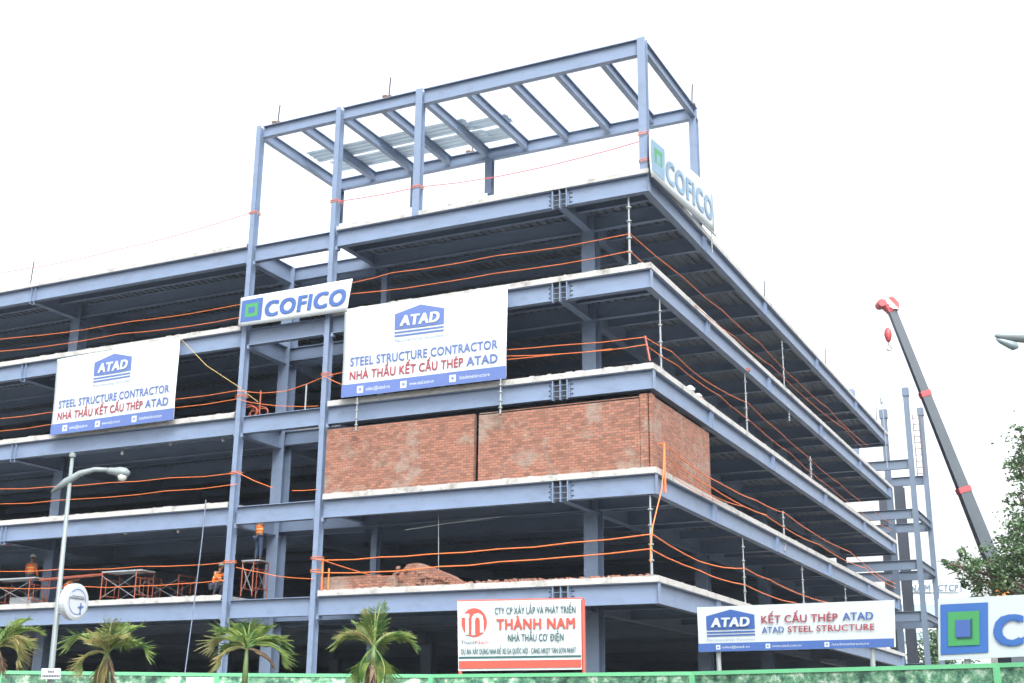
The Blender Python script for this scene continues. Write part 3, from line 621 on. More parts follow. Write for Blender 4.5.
# little plate on the pole
q = [fp for fp in (at_d(41.5, 668.3, D-.12), at_d(60.5, 668.3, D-.12), at_d(60, 679, D-.12), at_d(41.5, 679, D-.12))]
m = MB(); dp = HF*.02; m.add(q+[v+dp for v in q], [(0, 1, 2, 3), (7, 6, 5, 4), (0, 4, 5, 1), (1, 5, 6, 2), (2, 6, 7, 3), (3, 7, 4, 0)]); o = m.build('number_plate', WHITE, e)
xr = (q[1]-q[0]); yr = (q[3]-q[0])
for y0, x0_, x1_ in ((.2, .35, .68), (.6, .05, .95)):
    x = x0_; m = MB()
    while x < x1_: m.add([q[0]+xr*(x+i)+yr*(y0+j)-HF*.006 for i, j in ((0, 0), (.06, 0), (.06, .22), (0, .22))], [(0, 1, 2, 3)]); x += .085
    m.build('plate_line', INKD, o)
# street lamp right : head reaching in from outside the frame
D = 13
h0 = at_d(995, 339, D); h1 = at_d(1030, 340.5, D); ax = h1-h0
e = empty('street_lamp', (at_d(1160, 600, D).x, at_d(1160, 600, D).y, 0), 'pale street lamp head reaching in at the right edge of the sky', 'street lamp')
hd = MB(); L_ = ax.length; hd.lathe([(.01, 0), (.03, .03), (.055, L_*.4), (.065, L_*.9), (.06, L_*1.5), (.04, L_*1.7)], h0+Vector((0, 0, .035)), 14, ax); hd.build('lamp_head', LG, e, True)
g = MB(); g.lathe([(.008, .0), (.03, .05), (.045, L_*.4), (.05, L_*.55), (.012, L_*.66)], h0+Vector((0, 0, -.0))+ax*.03, 12, ax-Vector((0, 0, .14))); g.build('lamp_glass', mat('grey lamp glass', (.16, .22, .24), .3), e, True)
ep = e.location; tp = h0+ax*1.6
MB().tube([tp, (tp+Vector((ep.x, ep.y, tp.z+.25)))/2+Vector((0, 0, .2)), (ep.x, ep.y, tp.z-.2)], [.04, .045, .05], 8).build('arm', LG, e, True)
MB().tube([(ep.x, ep.y, 0), (ep.x, ep.y, tp.z)], [.09, .05], 12).build('pole', LG, e, True)
# ------------------------------------------------------------------ palms
def leafmat(name, c1, c2, rough=.5):
    m, nt, b = nm(name); N = nt.nodes; L = nt.links; b.inputs['Roughness'].default_value = rough
    tc = N.new('ShaderNodeTexCoord'); n = N.new('ShaderNodeTexNoise'); n.inputs['Scale'].default_value = 5; n.inputs['Detail'].default_value = 6; L.new(tc.outputs['Object'], n.inputs[0])
    rp = N.new('ShaderNodeValToRGB'); rp.color_ramp.elements[0].position = .35; rp.color_ramp.elements[1].position = .65; rp.color_ramp.elements[0].color = (*c1, 1); rp.color_ramp.elements[1].color = (*c2, 1)
    L.new(n.outputs['Fac'], rp.inputs[0]); L.new(rp.outputs[0], b.inputs['Base Color'])
    tr = N.new('ShaderNodeBsdfTranslucent'); L.new(rp.outputs[0], tr.inputs[0]); mx = N.new('ShaderNodeMixShader'); mx.inputs[0].default_value = .25
    L.new(b.outputs[0], mx.inputs[1]); L.new(tr.outputs[0], mx.inputs[2]); L.new(mx.outputs[0], N['Material Output'].inputs[0]); return m
PG = leafmat('palm green leaf', (.045, .125, .028), (.22, .29, .08)); PY = leafmat('palm yellowing leaf', (.13, .18, .055), (.34, .29, .13)); PD = leafmat('dead palm leaf', (.11, .075, .05), (.27, .20, .13), .8)
PTK = mat('palm trunk bark', (.22, .17, .13), .85, .3, 9); PSH = mat('palm crown shaft', (.085, .135, .045), .5, .2, 5)
def frond(par, base, az, el, L, droop, wide, mt, n=16, clump=1.0):
    """arching rachis with pleated leaflets"""
    d = Vector((math.cos(az), math.sin(az), 0)); pts = []; p = Vector(base); a = el
    for k in range(n+1):
        pts.append(p.copy()); p = p+(d*math.cos(a)+Vector((0, 0, math.sin(a))))*(L/n); a -= droop/n*(.5+1.2*k/n)
    m = MB(); m.tube(pts, [.018*(1-.8*k/n)+.003 for k in range(n+1)], 5)
    side = Vector((-d.y, d.x, 0))
    for k in range(int(n*.22), n+1):
        t = k/n; p = pts[k]; tg = (pts[min(k+1, n)]-pts[k-1]).normalized(); upv = side.cross(tg)
        ll = wide*(.5+1.0*math.sin(math.pi*min(1, t*.88+.08)))*random.uniform(.85, 1.1)
        for sgn in (-1, 1):
            f = .72+.5*t; dr = (side*sgn*math.cos(f)+tg*math.sin(f)).normalized()
            w = L/n*random.uniform(.26, .42)*clump; w0 = tg*w
            mid = p+dr*ll*.55+upv*ll*.10-Vector((0, 0, ll*.08)); tip = p+dr*ll-Vector((0, 0, ll*random.uniform(.12, .42)))
            ridge = upv*.02
            m.add([p-w0*.35, p+w0*.35, mid+w0*.8+ridge*0, tip+w0*random.uniform(.2, .5), tip-w0*.2, mid-w0*.6, mid+ridge, p+ridge*.4],
                  [(0, 7, 6, 5), (7, 1, 2, 6), (5, 6, 4), (6, 3, 4), (6, 2, 3)])
    return m.build('frond', mt, par)
def palm(px, pyc, D, seed, spec, label, lean=0, tr=.075, shaft=.55):
    random.seed(seed); p = at_d(px, pyc, D); g = (p.x+lean, p.y, 0)
    e = empty('palm_tree', g, label, 'palm tree', 'young palms in front of the hoarding')
    zc = p.z
    MB().tube([g, (p.x+lean*.4, p.y, zc*.5), (p.x, p.y, zc-shaft)], [tr*1.6, tr*1.15, tr], 10).build('trunk', PTK, e, True)
    MB().tube([(p.x, p.y, zc-shaft), (p.x, p.y, zc-shaft*.5), (p.x, p.y, zc)], [tr*1.05, tr*.8, tr*.45], 10).build('crown_shaft', PSH, e, True)
    b = MB()
    for k in range(14):
        a = random.uniform(0, 6.28); r0 = tr*1.0; zz = zc-shaft-random.uniform(0, .25)
        q = Vector((p.x+math.cos(a)*r0, p.y+math.sin(a)*r0, zz)); dd = Vector((math.cos(a), math.sin(a), 0))
        b.add([q, q+Vector((-dd.y, dd.x, 0))*.07, q+dd*.09-Vector((0, 0, random.uniform(.15, .4)))], [(0, 1, 2)])
    b.build('fibre_sheath', PD, e)
    extra = [(random.uniform(-180, 180), random.uniform(35, 80), random.uniform(.6, .85), random.uniform(60, 120), .24, random.choice('ggy')) for k in range(7)]
    for (a, el, L, dr, wd, kind) in spec+extra:
        # a is measured against the view: 0 = to the right of the picture, 90 = away
        az = YAW+R(a); frond(e, (p.x, p.y, zc-.04), az, R(el), L*.68, R(dr)*.95, wd*1.12, {'g': PG, 'y': PY, 'd': PD}[kind], 15, 1.1)
D = 20.0
palm(-2, 645, D, 1, [(20, 62, .95, 85, .26, 'g'), (60, 75, .9, 60, .26, 'g'), (-30, 45, .8, 110, .26, 'y'), (160, 50, 1.0, 100, .28, 'g'), (100, 65, .8, 80, .25, 'g'), (-5, 28, .7, 130, .22, 'y'), (-70, -60, .6, 30, .14, 'd'), (-20, -55, .5, 30, .12, 'd')], 'young palm cut off by the left edge of the picture')
palm(107, 651, D, 2, [(170, 62, 1.15, 125, .30, 'g'), (10, 52, 1.0, 120, .28, 'g'), (40, 72, .9, 60, .26, 'g'), (95, 86, .75, 30, .22, 'y'), (140, 70, .7, 60, .22, 'y'), (-150, 20, .7, 120, .25, 'y'), (-120, -60, .75, 40, .2, 'y'), (-60, -62, .6, 30, .16, 'd'), (20, -55, .55, 40, .14, 'd'), (-100, -70, .75, 20, .14, 'd')], 'young palm right of the left street lamp with drooping brown lower fronds')
palm(247, 646, D, 3, [(170, 50, .9, 110, .30, 'y'), (155, 68, .85, 85, .30, 'g'), (90, 84, .62, 30, .24, 'g'), (60, 70, .75, 60, .26, 'g'), (20, 52, .9, 95, .28, 'g'), (-5, 30, 1.0, 110, .30, 'g'), (-100, 60, .6, 90, .24, 'g'), (200, 15, .7, 100, .24, 'y'), (10, -5, .7, 60, .14, 'd')], 'young palm under the first facade column with a green crown shaft', shaft=.62, tr=.05)
palm(374, 645, D, 4, [(168, 48, 1.0, 105, .22, 'g'), (12, 48, 1.0, 105, .22, 'g'), (120, 80, .95, 40, .20, 'y'), (70, 84, 1.0, 25, .22, 'g'), (95, 86, .85, 20, .22, 'g'), (150, 62, .7, 90, .22, 'y'), (30, 60, .8, 95, .22, 'y'), (-40, -35, .75, 65, .30, 'g'), (-140, -35, .75, 65, .30, 'g'), (-90, -78, .9, 12, .13, 'd'), (-75, -75, .8, 12, .12, 'd'), (-105, -72, .85, 15, .12, 'd')], 'young palm under the second facade column with hanging dead fronds', shaft=.3)
# ------------------------------------------------------------------ broadleaf trees
def leafy(name, base, top, clumps, label, nleaf, size, mt, cat='tree', group=None):
    e = empty(name, base, label, cat, group); base = Vector(base); top = Vector(top)
    bark = mat('tree bark', (.09, .07, .055), .9, .3, 6)
    m = MB(); m.tube([base, base.lerp(top, .5)+Vector((.15, .1, 0)), top], [.32, .24, .12], 9)
    for c, r in clumps:
        s0 = base.lerp(top, random.uniform(.55, .95)); mid = s0.lerp(c, .5)+Vector((0, 0, r*.2)); m.tube([s0, mid, c], [.09, .055, .02], 6)
        for k in range(5):
            q = c+Vector((random.gauss(0, 1), random.gauss(0, 1), random.gauss(0, .7)))*r*.5; m.tube([mid.lerp(c, .5), q], [.025, .006], 4)
    m.build('trunk', bark, e)
    f = MB(); tot = sum(r**2 for c, r in clumps)
    for c, r in clumps:
        nn = int(nleaf*r*r/tot); twigs = []
        for k in range(max(6, nn//28)):
            u = Vector((random.gauss(0, 1), random.gauss(0, 1), random.gauss(0, .8))).normalized()*r*random.random()**.45; twigs.append(c+u)
        for k in range(nn):
            t = random.choice(twigs); q = t+Vector((random.gauss(0, 1), random.gauss(0, 1), random.gauss(0, .6)))*r*.17
            a = Vector((random.gauss(0, 1), random.gauss(0, 1), random.gauss(0, .5))).normalized()*size*random.uniform(.6, 1.3); b_ = a.cross(Vector((random.gauss(0, 1), random.gauss(0, 1), random.gauss(0, 1)))).normalized()*size*.32
            f.add([q-a*.5, q+b_, q+a*.5, q-b_], [(0, 1, 2, 3)])
    f.build('crown', mt, e); return e
LG1 = leafmat('broadleaf grey green', (.04, .10, .045), (.13, .21, .09))
random.seed(11)
D = 46
cl = [(at_d(x, y, D+dz), r) for x, y, r, dz in ((1030, 445, .8, 0), (1020, 470, .6, .5), (1046, 470, 1.4, 1), (1016, 494, .45, 0), (1040, 512, 1.3, 0), (1018, 528, .8, -.5), (1010, 560, 1.0, 0), (1030, 560, 1.5, .5), (986, 566, .75, -.3), (966, 563, .6, 0), (975, 582, .65, .3), (952, 570, .35, 0), (1000, 590, .9, .8), (1024, 592, 1.2, 0), (1060, 560, 1.8, 1), (1075, 500, 1.8, 2), (1060, 430, 1.3, 2), (1020, 428, .35, 0), (945, 562, .25, 0))]
b0 = at_d(1048, 640, D); leafy('broadleaf_tree', (b0.x, b0.y, 0), at_d(1048, 520, D), cl, 'grey green leafy tree at the right edge in front of the crane boom', 16000, .14, LG1)
random.seed(12)
D = 105; cl = [(at_d(x, y, D+dz), r) for x, y, r, dz in ((930, 650, 1.8, 0), (938, 640, 1.5, 1), (946, 655, 2, 0), (925, 662, 1.6, 0))]
b0 = at_d(936, 690, D); leafy('broadleaf_tree', (b0.x, b0.y, 0), at_d(936, 660, D), cl, 'small distant tree showing beside the foot of the steel tower', 2500, .3, LG1)
# ------------------------------------------------------------------ crane
D = 58
CB = mat('dark grey crane boom', (.05, .068, .088), .45, .2, 2); CR = mat('red crane paint', (.36, .05, .06), .45, .1, 3); CO = mat('orange crane body', (.72, .20, .04), .5, .15, 3)
b0 = at_d(1020, 640, D); e = empty('mobile_crane', (b0.x, b0.y, 0), 'mobile crane with a long dark telescopic boom and red tip leaning left above the trees', 'crane')
def boxbar(m, a, b, wa, wb, ta=None):
    a = Vector(a); b = Vector(b); d = (b-a).normalized(); s = HF.cross(d).normalized(); t = HF
    vs = []
    for p, w in ((a, wa), (b, wb)):
        for i, j in ((-1, -1), (1, -1), (1, 1), (-1, 1)): vs.append(p+s*w/2*i+t*w*.42*j)
    m.add(vs, [(0, 1, 2, 3)[::-1], (4, 5, 6, 7), (0, 1, 5, 4), (1, 2, 6, 5), (2, 3, 7, 6), (3, 0, 4, 7)])
pts = [at_d(892, 311, D), at_d(925, 394, D), at_d(963.5, 490, D), at_d(1009, 604, D)]
for i, (wa, wb) in enumerate(((.36, .40), (.42, .48), (.52, .60))):
    m = MB(); boxbar(m, pts[i], pts[i+1], wa, wb); m.build('boom_section', CB, e)
for i, w in ((1, .48), (2, .58)):
    d = (pts[i+1]-pts[i-1]).normalized(); m = MB(); boxbar(m, pts[i]-d*.13, pts[i]+d*.13, w, w); m.build('boom_collar', CR, e)
m = MB(); boxbar(m, at_d(889, 305, D), pts[0]+(pts[1]-pts[0])*.01, .55, .42)
m.lathe([(.18, -.3), (.2, -.25), (.2, .25), (.18, .3)], at_d(880.5, 304.5, D), 14, HF); boxbar(m, at_d(880, 304.5, D), at_d(889, 308, D), .22, .4); m.build('boom_head', CR, e)
m = MB(); boxbar(m, at_d(886, 304, D), at_d(897, 304, D), .5, .7); 
hm, nt, bb = nm('red and white warning stripes'); N = nt.nodes; tc = N.new('ShaderNodeTexCoord'); w = N.new('ShaderNodeTexWave'); w.inputs['Scale'].default_value = .9; w.bands_direction = 'DIAGONAL'; nt.links.new(tc.outputs['Object'], w.inputs[0]); rp = N.new('ShaderNodeValToRGB'); rp.color_ramp.interpolation = 'CONSTANT'; rp.color_ramp.elements[0].color = (.62, .05, .05, 1); rp.color_ramp.elements[1].color = (.8, .8, .8, 1); rp.color_ramp.elements[1].position = .5; nt.links.new(w.outputs['Color'], rp.inputs[0]); nt.links.new(rp.outputs[0], bb.inputs['Base Color'])
m.build('tip_panel', hm, e)
hk = at_d(888, 335, D)
m = MB(); 
for dx in (-.08, .08): m.tube([(hk.x+dx, hk.y, hk.z+.3), (hk.x+dx, hk.y, at_d(888, 306, D).z)], .008, 4)
m.build('hoist_rope', GALV, e)
m = MB(); m.lathe([(.05, -.36), (.12, -.25), (.18, 0), (.15, .22), (.07, .34)], hk, 12); hb = m.build('hook_block', CR, e, True)
m = MB(); m.tube([hk+rt*x+Vector((0, 0, z)) for x, z in ((0, -.35), (.0, -.5), (.12, -.6), (.1, -.74), (-.03, -.78), (-.12, -.68))], .04, 6); m.build('hook', GALV, hb)
m = MB(); boxbar(m, at_d(997, 583, D-.9), at_d(1006, 612, D-.9), .5, .7); boxbar(m, at_d(990, 580, D+.9), at_d(1004, 606, D+.9), .25, .3); m.build('lift_ram', CO, e)
fb = at_d(1012, 612, D); m = MB()
rr_ = rt
m.ob(Vector((fb.x, fb.y, 1.5))-rr_*1.2-HF*1.2, rr_*4.2, HF*2.4, (0, 0, 2.0)); m.ob(Vector((fb.x, fb.y, 3.4))-rr_*.55-HF*.8, rr_*1.0, HF*1.6, (0, 0, fb.z-3.2)); m.build('turntable', CB, e)
m = MB(); m.ob(Vector((fb.x, fb.y, .75))-rr_*4.5-HF*1.25, rr_*11, HF*2.5, (0, 0, .8)); m.build('carrier', CB, e)
m = MB(); m.ob(Vector((fb.x, fb.y, 1.3))-rr_*6.3-HF*1.25, rr_*1.8, HF*2.5, (0, 0, 1.6)); cb_ = m.build('cab', CO, e)
m = MB(); m.ob(Vector((fb.x, fb.y, 2.0))-rr_*6.1-HF*1.27, rr_*1.2, HF*.015, (0, 0, .7)); m.build('window', mat('dark cab glass', (.02, .03, .035), .1), cb_)
for k in (-3.6, -2.1, 2.6, 4.1):
    for sd in (-1.1, 1.1):
        c = Vector((fb.x, fb.y, .6))+rr_*k+HF*sd; MB().lathe([(.4, -.17), (.6, -.14), (.6, .14), (.4, .17)], c, 20, HF).build('wheel', DARK, e, True)
# ------------------------------------------------------------------ distant building with lettering
D = 150
FB = mat('white far wall', (.62, .68, .72), .7, .05, .2); FR = mat('pale far roof', (.35, .42, .46), .6, .1, .3)
p0 = at_d(880, 640, D); e = empty('office_block', (p0.x, p0.y, 0), 'pale distant building with a name along its roof behind the steel tower', 'building')
za = at_d(930, 592, D).z; zb = at_d(960, 597, D).z
a = at_d(862, 592, D); b2 = at_d(962, 592, D)
MB().ob((a.x, a.y, 0), Vector((b2.x-a.x, b2.y-a.y, 0)), HF*14, (0, 0, za)).build('wall', FB, e)
c2 = at_d(985, 600, D); dxy = Vector((b2.x-a.x, b2.y-a.y, 0)).normalized()
m = MB(); q0 = Vector((b2.x, b2.y, 0)); q1 = Vector((c2.x, c2.y, 0))
vs = [q0, q1, q1+HF*14, q0+HF*14]; h0_, h1_ = za+1.2, c2.z-.6
m.add(vs+[v+Vector((0, 0, h)) for v, h in zip(vs, (h0_, h1_, h1_, h0_))], [(0, 1, 5, 4), (1, 2, 6, 5), (2, 3, 7, 6), (3, 0, 4, 7), (4, 5, 6, 7)]); m.build('wing', FR, e)
gl_ = mat('grey far glazing', (.25, .33, .38), .3)
for j in range(4):
    q = Vector((a.x, a.y, za-2.8-j*3.2))+dxy*.6-HF*.03
    MB().ob(q, dxy*11, HF*.02, (0, 0, 1.4)).build('window_band', gl_, e)
MB().ob(Vector((a.x, a.y, za-.2))-HF*.05, dxy*8, HF*.03, (0, 0, .1)).build('trim', mat('grey far glazing', (.25, .33, .38), .3), e)
P = Panel('roof_name', [at_d(908, 584, D-.3), at_d(960, 583.5, D-.3), at_d(960, 591.5, D-.3), at_d(908, 592, D-.3)], 52, 8, 'x', 'x', None, .1, mat_=FB)
bpy.context.view_layer.update()
INKB = mat('slate roof letters', (.10, .15, .22))
tx = [P.text('NAM', 2, .8, 22, 7.4, INKB, .05, .1), P.text('CTCP', 30, .8, 50, 7.4, INKB, .05, .1)]
for o in [P.sheet]+tx:
    o.location = P.root.location-e.location; o.parent = e
bpy.data.objects.remove(P.root)
# ------------------------------------------------------------------ scaffolds and workers on the second floor
def scaffold(x0, x1, y, H, label, par=None, board=True, wdt=1.0, fr=(0, 1)):
    e = empty('scaffold', (x0, y, z2), label, 'scaffold', 'low red scaffolds on the second floor'); r = .024
    for x in [(x0, x1)[i] for i in fr]:
        m = MB(); m.tube([(x, y, z2), (x, y, z2+H)], r, 6); m.tube([(x, y+wdt, z2), (x, y+wdt, z2+H)], r, 6)
        for h in (.25, .8, 1): m.tube([(x, y, z2+H*h-.03), (x, y+wdt, z2+H*h-.03)], r*.8, 6)
        for yy in (.25, .75): m.tube([(x, y+wdt*yy, z2+H*.25), (x, y+wdt*yy, z2+H*.8)], r*.7, 5)
        m.build('end_frame', REDPAINT, e)
    if len(fr) == 2:
        for yy in (y, y+wdt):
            m = MB(); m.tube([(x0, yy, z2+.15), (x1, yy, z2+H-.15)], .011, 5).tube([(x1, yy-.02, z2+.15), (x0, yy-.02, z2+H-.15)], .011, 5); m.build('cross_brace', GALV, e)
        if board: MB().box((x0-.15, y+.1, z2+H), (x1+.15, y+wdt-.1, z2+H+.05)).build('board', mat('grey scaffold board', (.30, .33, .36), .7), e)
    return e
gx = lambda px, py=590, y=.7: at_y(px, py, y).x
scaffold(gx(-8), gx(29), .7, 1.12, 'red scaffold frame with crossed braces below the first worker at the left edge')
scaffold(gx(101), gx(135), .7, 1.18, 'red scaffold frame right of the lamp pole, nearer one with a grey board')
scaffold(gx(122), gx(157), 1.9, 1.1, 'red scaffold frame right of the lamp pole, rear one', board=False)
scaffold(gx(241), gx(252), .7, 1.3, 'narrow red scaffold right of the first facade column under the jeans clad worker', wdt=.9)
tag(MB().tube([at_y(40, 580, .9), at_y(103, 574.5, .9)], .06, 8).build('red_pipe', REDPAINT), 'long red pipe lying between the two left scaffolds', 'pipe')
tag(MB().box((at_y(-20, 540, .3).x, .3, at_y(0, 545, .3).z), (at_y(8, 540, .3).x, .5, at_y(0, 541, .3).z)).build('red_channel', REDPAINT), 'short red steel piece under the third floor beam at the left edge', 'steel piece')
# --- people
SK = mat('tanned skin', (.28, .15, .09), .6); JN = mat('dark work trousers', (.035, .045, .07), .8, .2, 8); JB = mat('blue jeans', (.05, .085, .16), .8, .2, 8); BT = mat('dark boots', (.03, .025, .02), .6)
HW = mat('white hard hat', (.75, .76, .76), .3); HR = mat('black hair', (.015, .012, .01), .6); SH = mat('grey work shirt', (.16, .17, .17), .8); HO = mat('orange shirt', (.55, .12, .03), .8)
vm, nt, bb = nm('orange safety vest with reflective bands'); N = nt.nodes; tc = N.new('ShaderNodeTexCoord'); sx = N.new('ShaderNodeSeparateXYZ'); nt.links.new(tc.outputs['Generated'], sx.inputs[0])
rp = N.new('ShaderNodeValToRGB'); rp.color_ramp.interpolation = 'CONSTANT'; E_ = rp.color_ramp.elements; E_[0].color = (.85, .16, .02, 1); E_[1].position = .2; E_[1].color = (.75, .70, .35, 1)
for p_, c_ in ((.28, (.85, .16, .02, 1)), (.52, (.75, .70, .35, 1)), (.6, (.85, .16, .02, 1))): q = E_.new(p_); q.color = c_
nt.links.new(sx.outputs[2], rp.inputs[0]); nt.links.new(rp.outputs[0], bb.inputs['Base Color']); bb.inputs['Roughness'].default_value = .7; VEST = vm
def skinmesh(verts, edges, radii, name, m, par, root=0, lv=2):
    me = bpy.data.meshes.new(name); me.from_pydata([tuple(v) for v in verts], edges, []); o = bpy.data.objects.new(name, me); C.objects.link(o)
    md = o.modifiers.new('s', 'SKIN'); md.use_smooth_shade = True
    for i, d in enumerate(me.skin_vertices[0].data):
        r_ = radii[i]; d.radius = r_ if isinstance(r_, tuple) else (r_, r_); d.use_root = (i == root)
    s = o.modifiers.new('u', 'SUBSURF'); s.levels = lv; s.render_levels = lv
    dg = bpy.context.evaluated_depsgraph_get(); me2 = bpy.data.meshes.new_from_object(o.evaluated_get(dg)); me2.name = name
    bpy.data.objects.remove(o); o = bpy.data.objects.new(name, me2); C.objects.link(o); me2.materials.clear(); me2.materials.append(m); o.parent = par
    for p in me2.polygons: p.use_smooth = True
    return o
def person(loc, face, pose, label, pants=JN, vest=VEST, helmet=HW, h=1.68):
    """pose: dict of joints in local metres, person faces +Y locally"""
    e = empty('person', loc, label, 'person'); e.rotation_euler = (0, 0, face); e.scale = (h/1.7,)*3
    J = {k: Vector(v) for k, v in pose.items()}
    # body: one continuous skinned surface with head, arms, fingers and legs
    V = []; Ed = []; Rr = []
    def add(p, r, par=None):
        V.append(Vector(p)); Rr.append(r); i = len(V)-1
        if par is not None: Ed.append((par, i))
        return i
    pel = add(J['pel'], (.15, .11)); ch = add(J['chest'], (.18, .115), add(J['pel'].lerp(J['chest'], .5), (.15, .105), pel)); nk = add(J['neck'], .055, ch)
    hd_ = add(J['head']-(J['head']-J['neck'])*.28, (.07, .075), nk); ht = add(J['head'], (.078, .095), hd_); add(J['head']+(J['head']-J['neck']).normalized()*.09, (.06, .07), ht)
    for s_ in 'LR':
        sh = add(J['sh'+s_], .06, ch); el_ = add(J['el'+s_], .042, sh); wr = add(J['wr'+s_], .028, el_)
        d = (J['wr'+s_]-J['el'+s_]).normalized(); pm = add(J['wr'+s_]+d*.07, (.038, .02), wr)
        sd = d.cross(Vector((0, 1, .2))).normalized()
        for k, (o_, l_) in enumerate(((-.03, .065), (-.01, .08), (.01, .075), (.03, .055))):
            f1 = add(J['wr'+s_]+d*(.1+l_*.4)+sd*o_, .009, pm); add(J['wr'+s_]+d*(.1+l_)+sd*o_+Vector((0, .015, 0)), .007, f1)
        t1 = add(J['wr'+s_]+d*.05+sd*(-.05), .010, pm); add(J['wr'+s_]+d*.085+sd*(-.065), .008, t1)
        hp_ = add(J['hip'+s_], .085, pel); kn = add(J['kn'+s_], .055, hp_); an = add(J['an'+s_], .036, kn); add(J['an'+s_]+Vector((0, .13, -.06)), (.04, .028), an)
    body = skinmesh(V, Ed, Rr, 'body', SK, e, 0, 1)
    # face
    fwd = Vector((0, 1, 0)); c = J['head']; m = MB()
    for sx_ in (-.03, .03): m.lathe([(.004, -.01), (.011, -.004), (.011, .004), (.004, .009)], c+Vector((sx_, .085, .0)), 8, fwd)
    m2 = bpy.data.meshes.new('eyes'); m2.from_pydata([tuple(v) for v in m.v], [], m.f); o = bpy.data.objects.new('eyes', m2); C.objects.link(o); o.parent = e; m2.materials.append(DARK)
    def local(mb, name, mt, sm=True):
        me = bpy.data.meshes.new(name); me.from_pydata([tuple(v) for v in mb.v], [], mb.f); me.update(); o = bpy.data.objects.new(name, me); C.objects.link(o); o.parent = e; me.materials.append(mt)
        for p in me.polygons: p.use_smooth = sm
        return o
    m = MB(); m.tube([c+Vector((0, .08, .01)), c+Vector((0, .112, -.03)), c+Vector((0, .09, -.04))], [.008, .014, .008], 6)
    for sx_ in (-1, 1): m.tube([c+Vector((sx_*.078, -.005, .02)), c+Vector((sx_*.09, -.01, 0)), c+Vector((sx_*.08, 0, -.03))], [.01, .014, .01], 6)
    local(m, 'nose_and_ears', SK)
    m = MB(); m.tube([c+Vector((-.022, .088, -.058)), c+Vector((0, .093, -.06)), c+Vector((.022, .088, -.058))], .005, 5); local(m, 'mouth', RED)
    m = MB(); m.lathe([(.086, -.03), (.095, .02), (.09, .07), (.06, .10)], c+Vector((0, -.018, .0)), 14); local(m, 'hair', HR)
    if helmet:
        m = MB(); m.lathe([(.125, .035), (.125, .045), (.112, .05), (.112, .09), (.098, .13), (.06, .16), (.01, .17)], c+Vector((0, 0, .0)), 18); local(m, 'helmet', helmet)
    # clothes
    V = []; Ed = []; Rr = []
    p0 = add(J['pel']+(J['chest']-J['pel'])*.05, (.185, .135)); p1 = add(J['pel'].lerp(J['chest'], .5), (.19, .138), p0); p2 = add(J['chest'], (.215, .145), p1); add(J['chest'].lerp(J['neck'], .55), (.19, .11), p2)
    skinmesh(V, Ed, Rr, 'vest', vest, e, 0, 1)
    for s_ in 'LR':
        V = []; Ed = []; Rr = []
        a_ = add(J['chest'].lerp(J['sh'+s_], .75), .07); b_ = add(J['el'+s_], .055, a_); add(J['el'+s_].lerp(J['wr'+s_], .85), .042, b_); skinmesh(V, Ed, Rr, 'sleeve', HO, e, 0, 1)
    V = []; Ed = []; Rr = []
    p0 = add(J['pel'], (.17, .125))
    for s_ in 'LR':
        a_ = add(J['hip'+s_], .115, p0); b_ = add(J['kn'+s_], .072, a_); add(J['an'+s_]+Vector((0, 0, .03)), .055, b_)
    skinmesh(V, Ed, Rr, 'trousers', pants, e, 0, 1)
    for s_ in 'LR':
        V = []; Ed = []; Rr = []
        a_ = add(J['an'+s_]+Vector((0, 0, .05)), .05); b_ = add(J['an'+s_]+Vector((0, -.01, -.035)), .05, a_); add(J['an'+s_]+Vector((0, .15, -.045)), (.045, .035), b_); skinmesh(V, Ed, Rr, 'boot', BT, e, 0, 1)
    return e
STAND = dict(pel=(0, 0, .94), chest=(0, 0, 1.28), neck=(0, .01, 1.46), head=(0, .03, 1.60), shL=(-.19, 0, 1.38), shR=(.19, 0, 1.38), elL=(-.25, .03, 1.1), elR=(.26, -.02, 1.1), wrL=(-.22, .15, .9), wrR=(.27, .06, .86),
             hipL=(-.09, 0, .88), hipR=(.09, 0, .88), knL=(-.11, .02, .48), knR=(.12, .03, .48), anL=(-.12, -.02, .08), anR=(.14, 0, .08))
BEND = dict(STAND, pel=(0, -.15, .90), chest=(0, .16, 1.12), neck=(0, .31, 1.22), head=(0, .42, 1.28), shL=(-.18, .24, 1.18), shR=(.18, .24, 1.18), elL=(-.2, .38, .95), elR=(.2, .36, .95), wrL=(-.14, .55, .80), wrR=(.14, .52, .78), hipL=(-.09, -.15, .84), hipR=(.09, -.15, .84), knL=(-.12, .02, .47), knR=(.12, .02, .47))
CROUCH = dict(pel=(0, -.18, .48), chest=(0, .02, .82), neck=(0, .12, 1.0), head=(0, .2, 1.12), shL=(-.18, .05, .92), shR=(.18, .05, .92), elL=(-.24, .25, .75), elR=(.24, .25, .75), wrL=(-.14, .45, .62), wrR=(.12, .46, .6),
              hipL=(-.1, -.15, .44), hipR=(.1, -.15, .44), knL=(-.16, .22, .52), knR=(.16, .22, .52), anL=(-.13, -.02, .08), anR=(.13, .0, .08))
REACH = dict(STAND, elL=(-.27, .12, 1.48), wrL=(-.16, .25, 1.7), elR=(.28, .1, 1.5), wrR=(.18, .24, 1.72))
p = at_y(29, 590, 1.9); MB().box((p.x-.6, 1.5, z2), (p.x+.6, 2.3, z2+.46)).build('timber_platform', GALV); tag(bpy.data.objects['timber_platform'], 'low grey platform under the first worker at the far left', 'platform'); person((p.x, 1.9, z2+.46), 0.25, STAND, 'person in an orange vest and white helmet seen from behind, standing at the far left', h=1.78)
p = at_y(67, 590, 2.6); person((p.x, 2.6, z2), -1.2, BEND, 'person in an orange vest bending behind the lamp pole')
p = at_y(217, 590, .9); person((p.x, .9, z2), -1.9, CROUCH, 'person crouching in an orange vest left of the first facade column', h=1.75, helmet=SH)
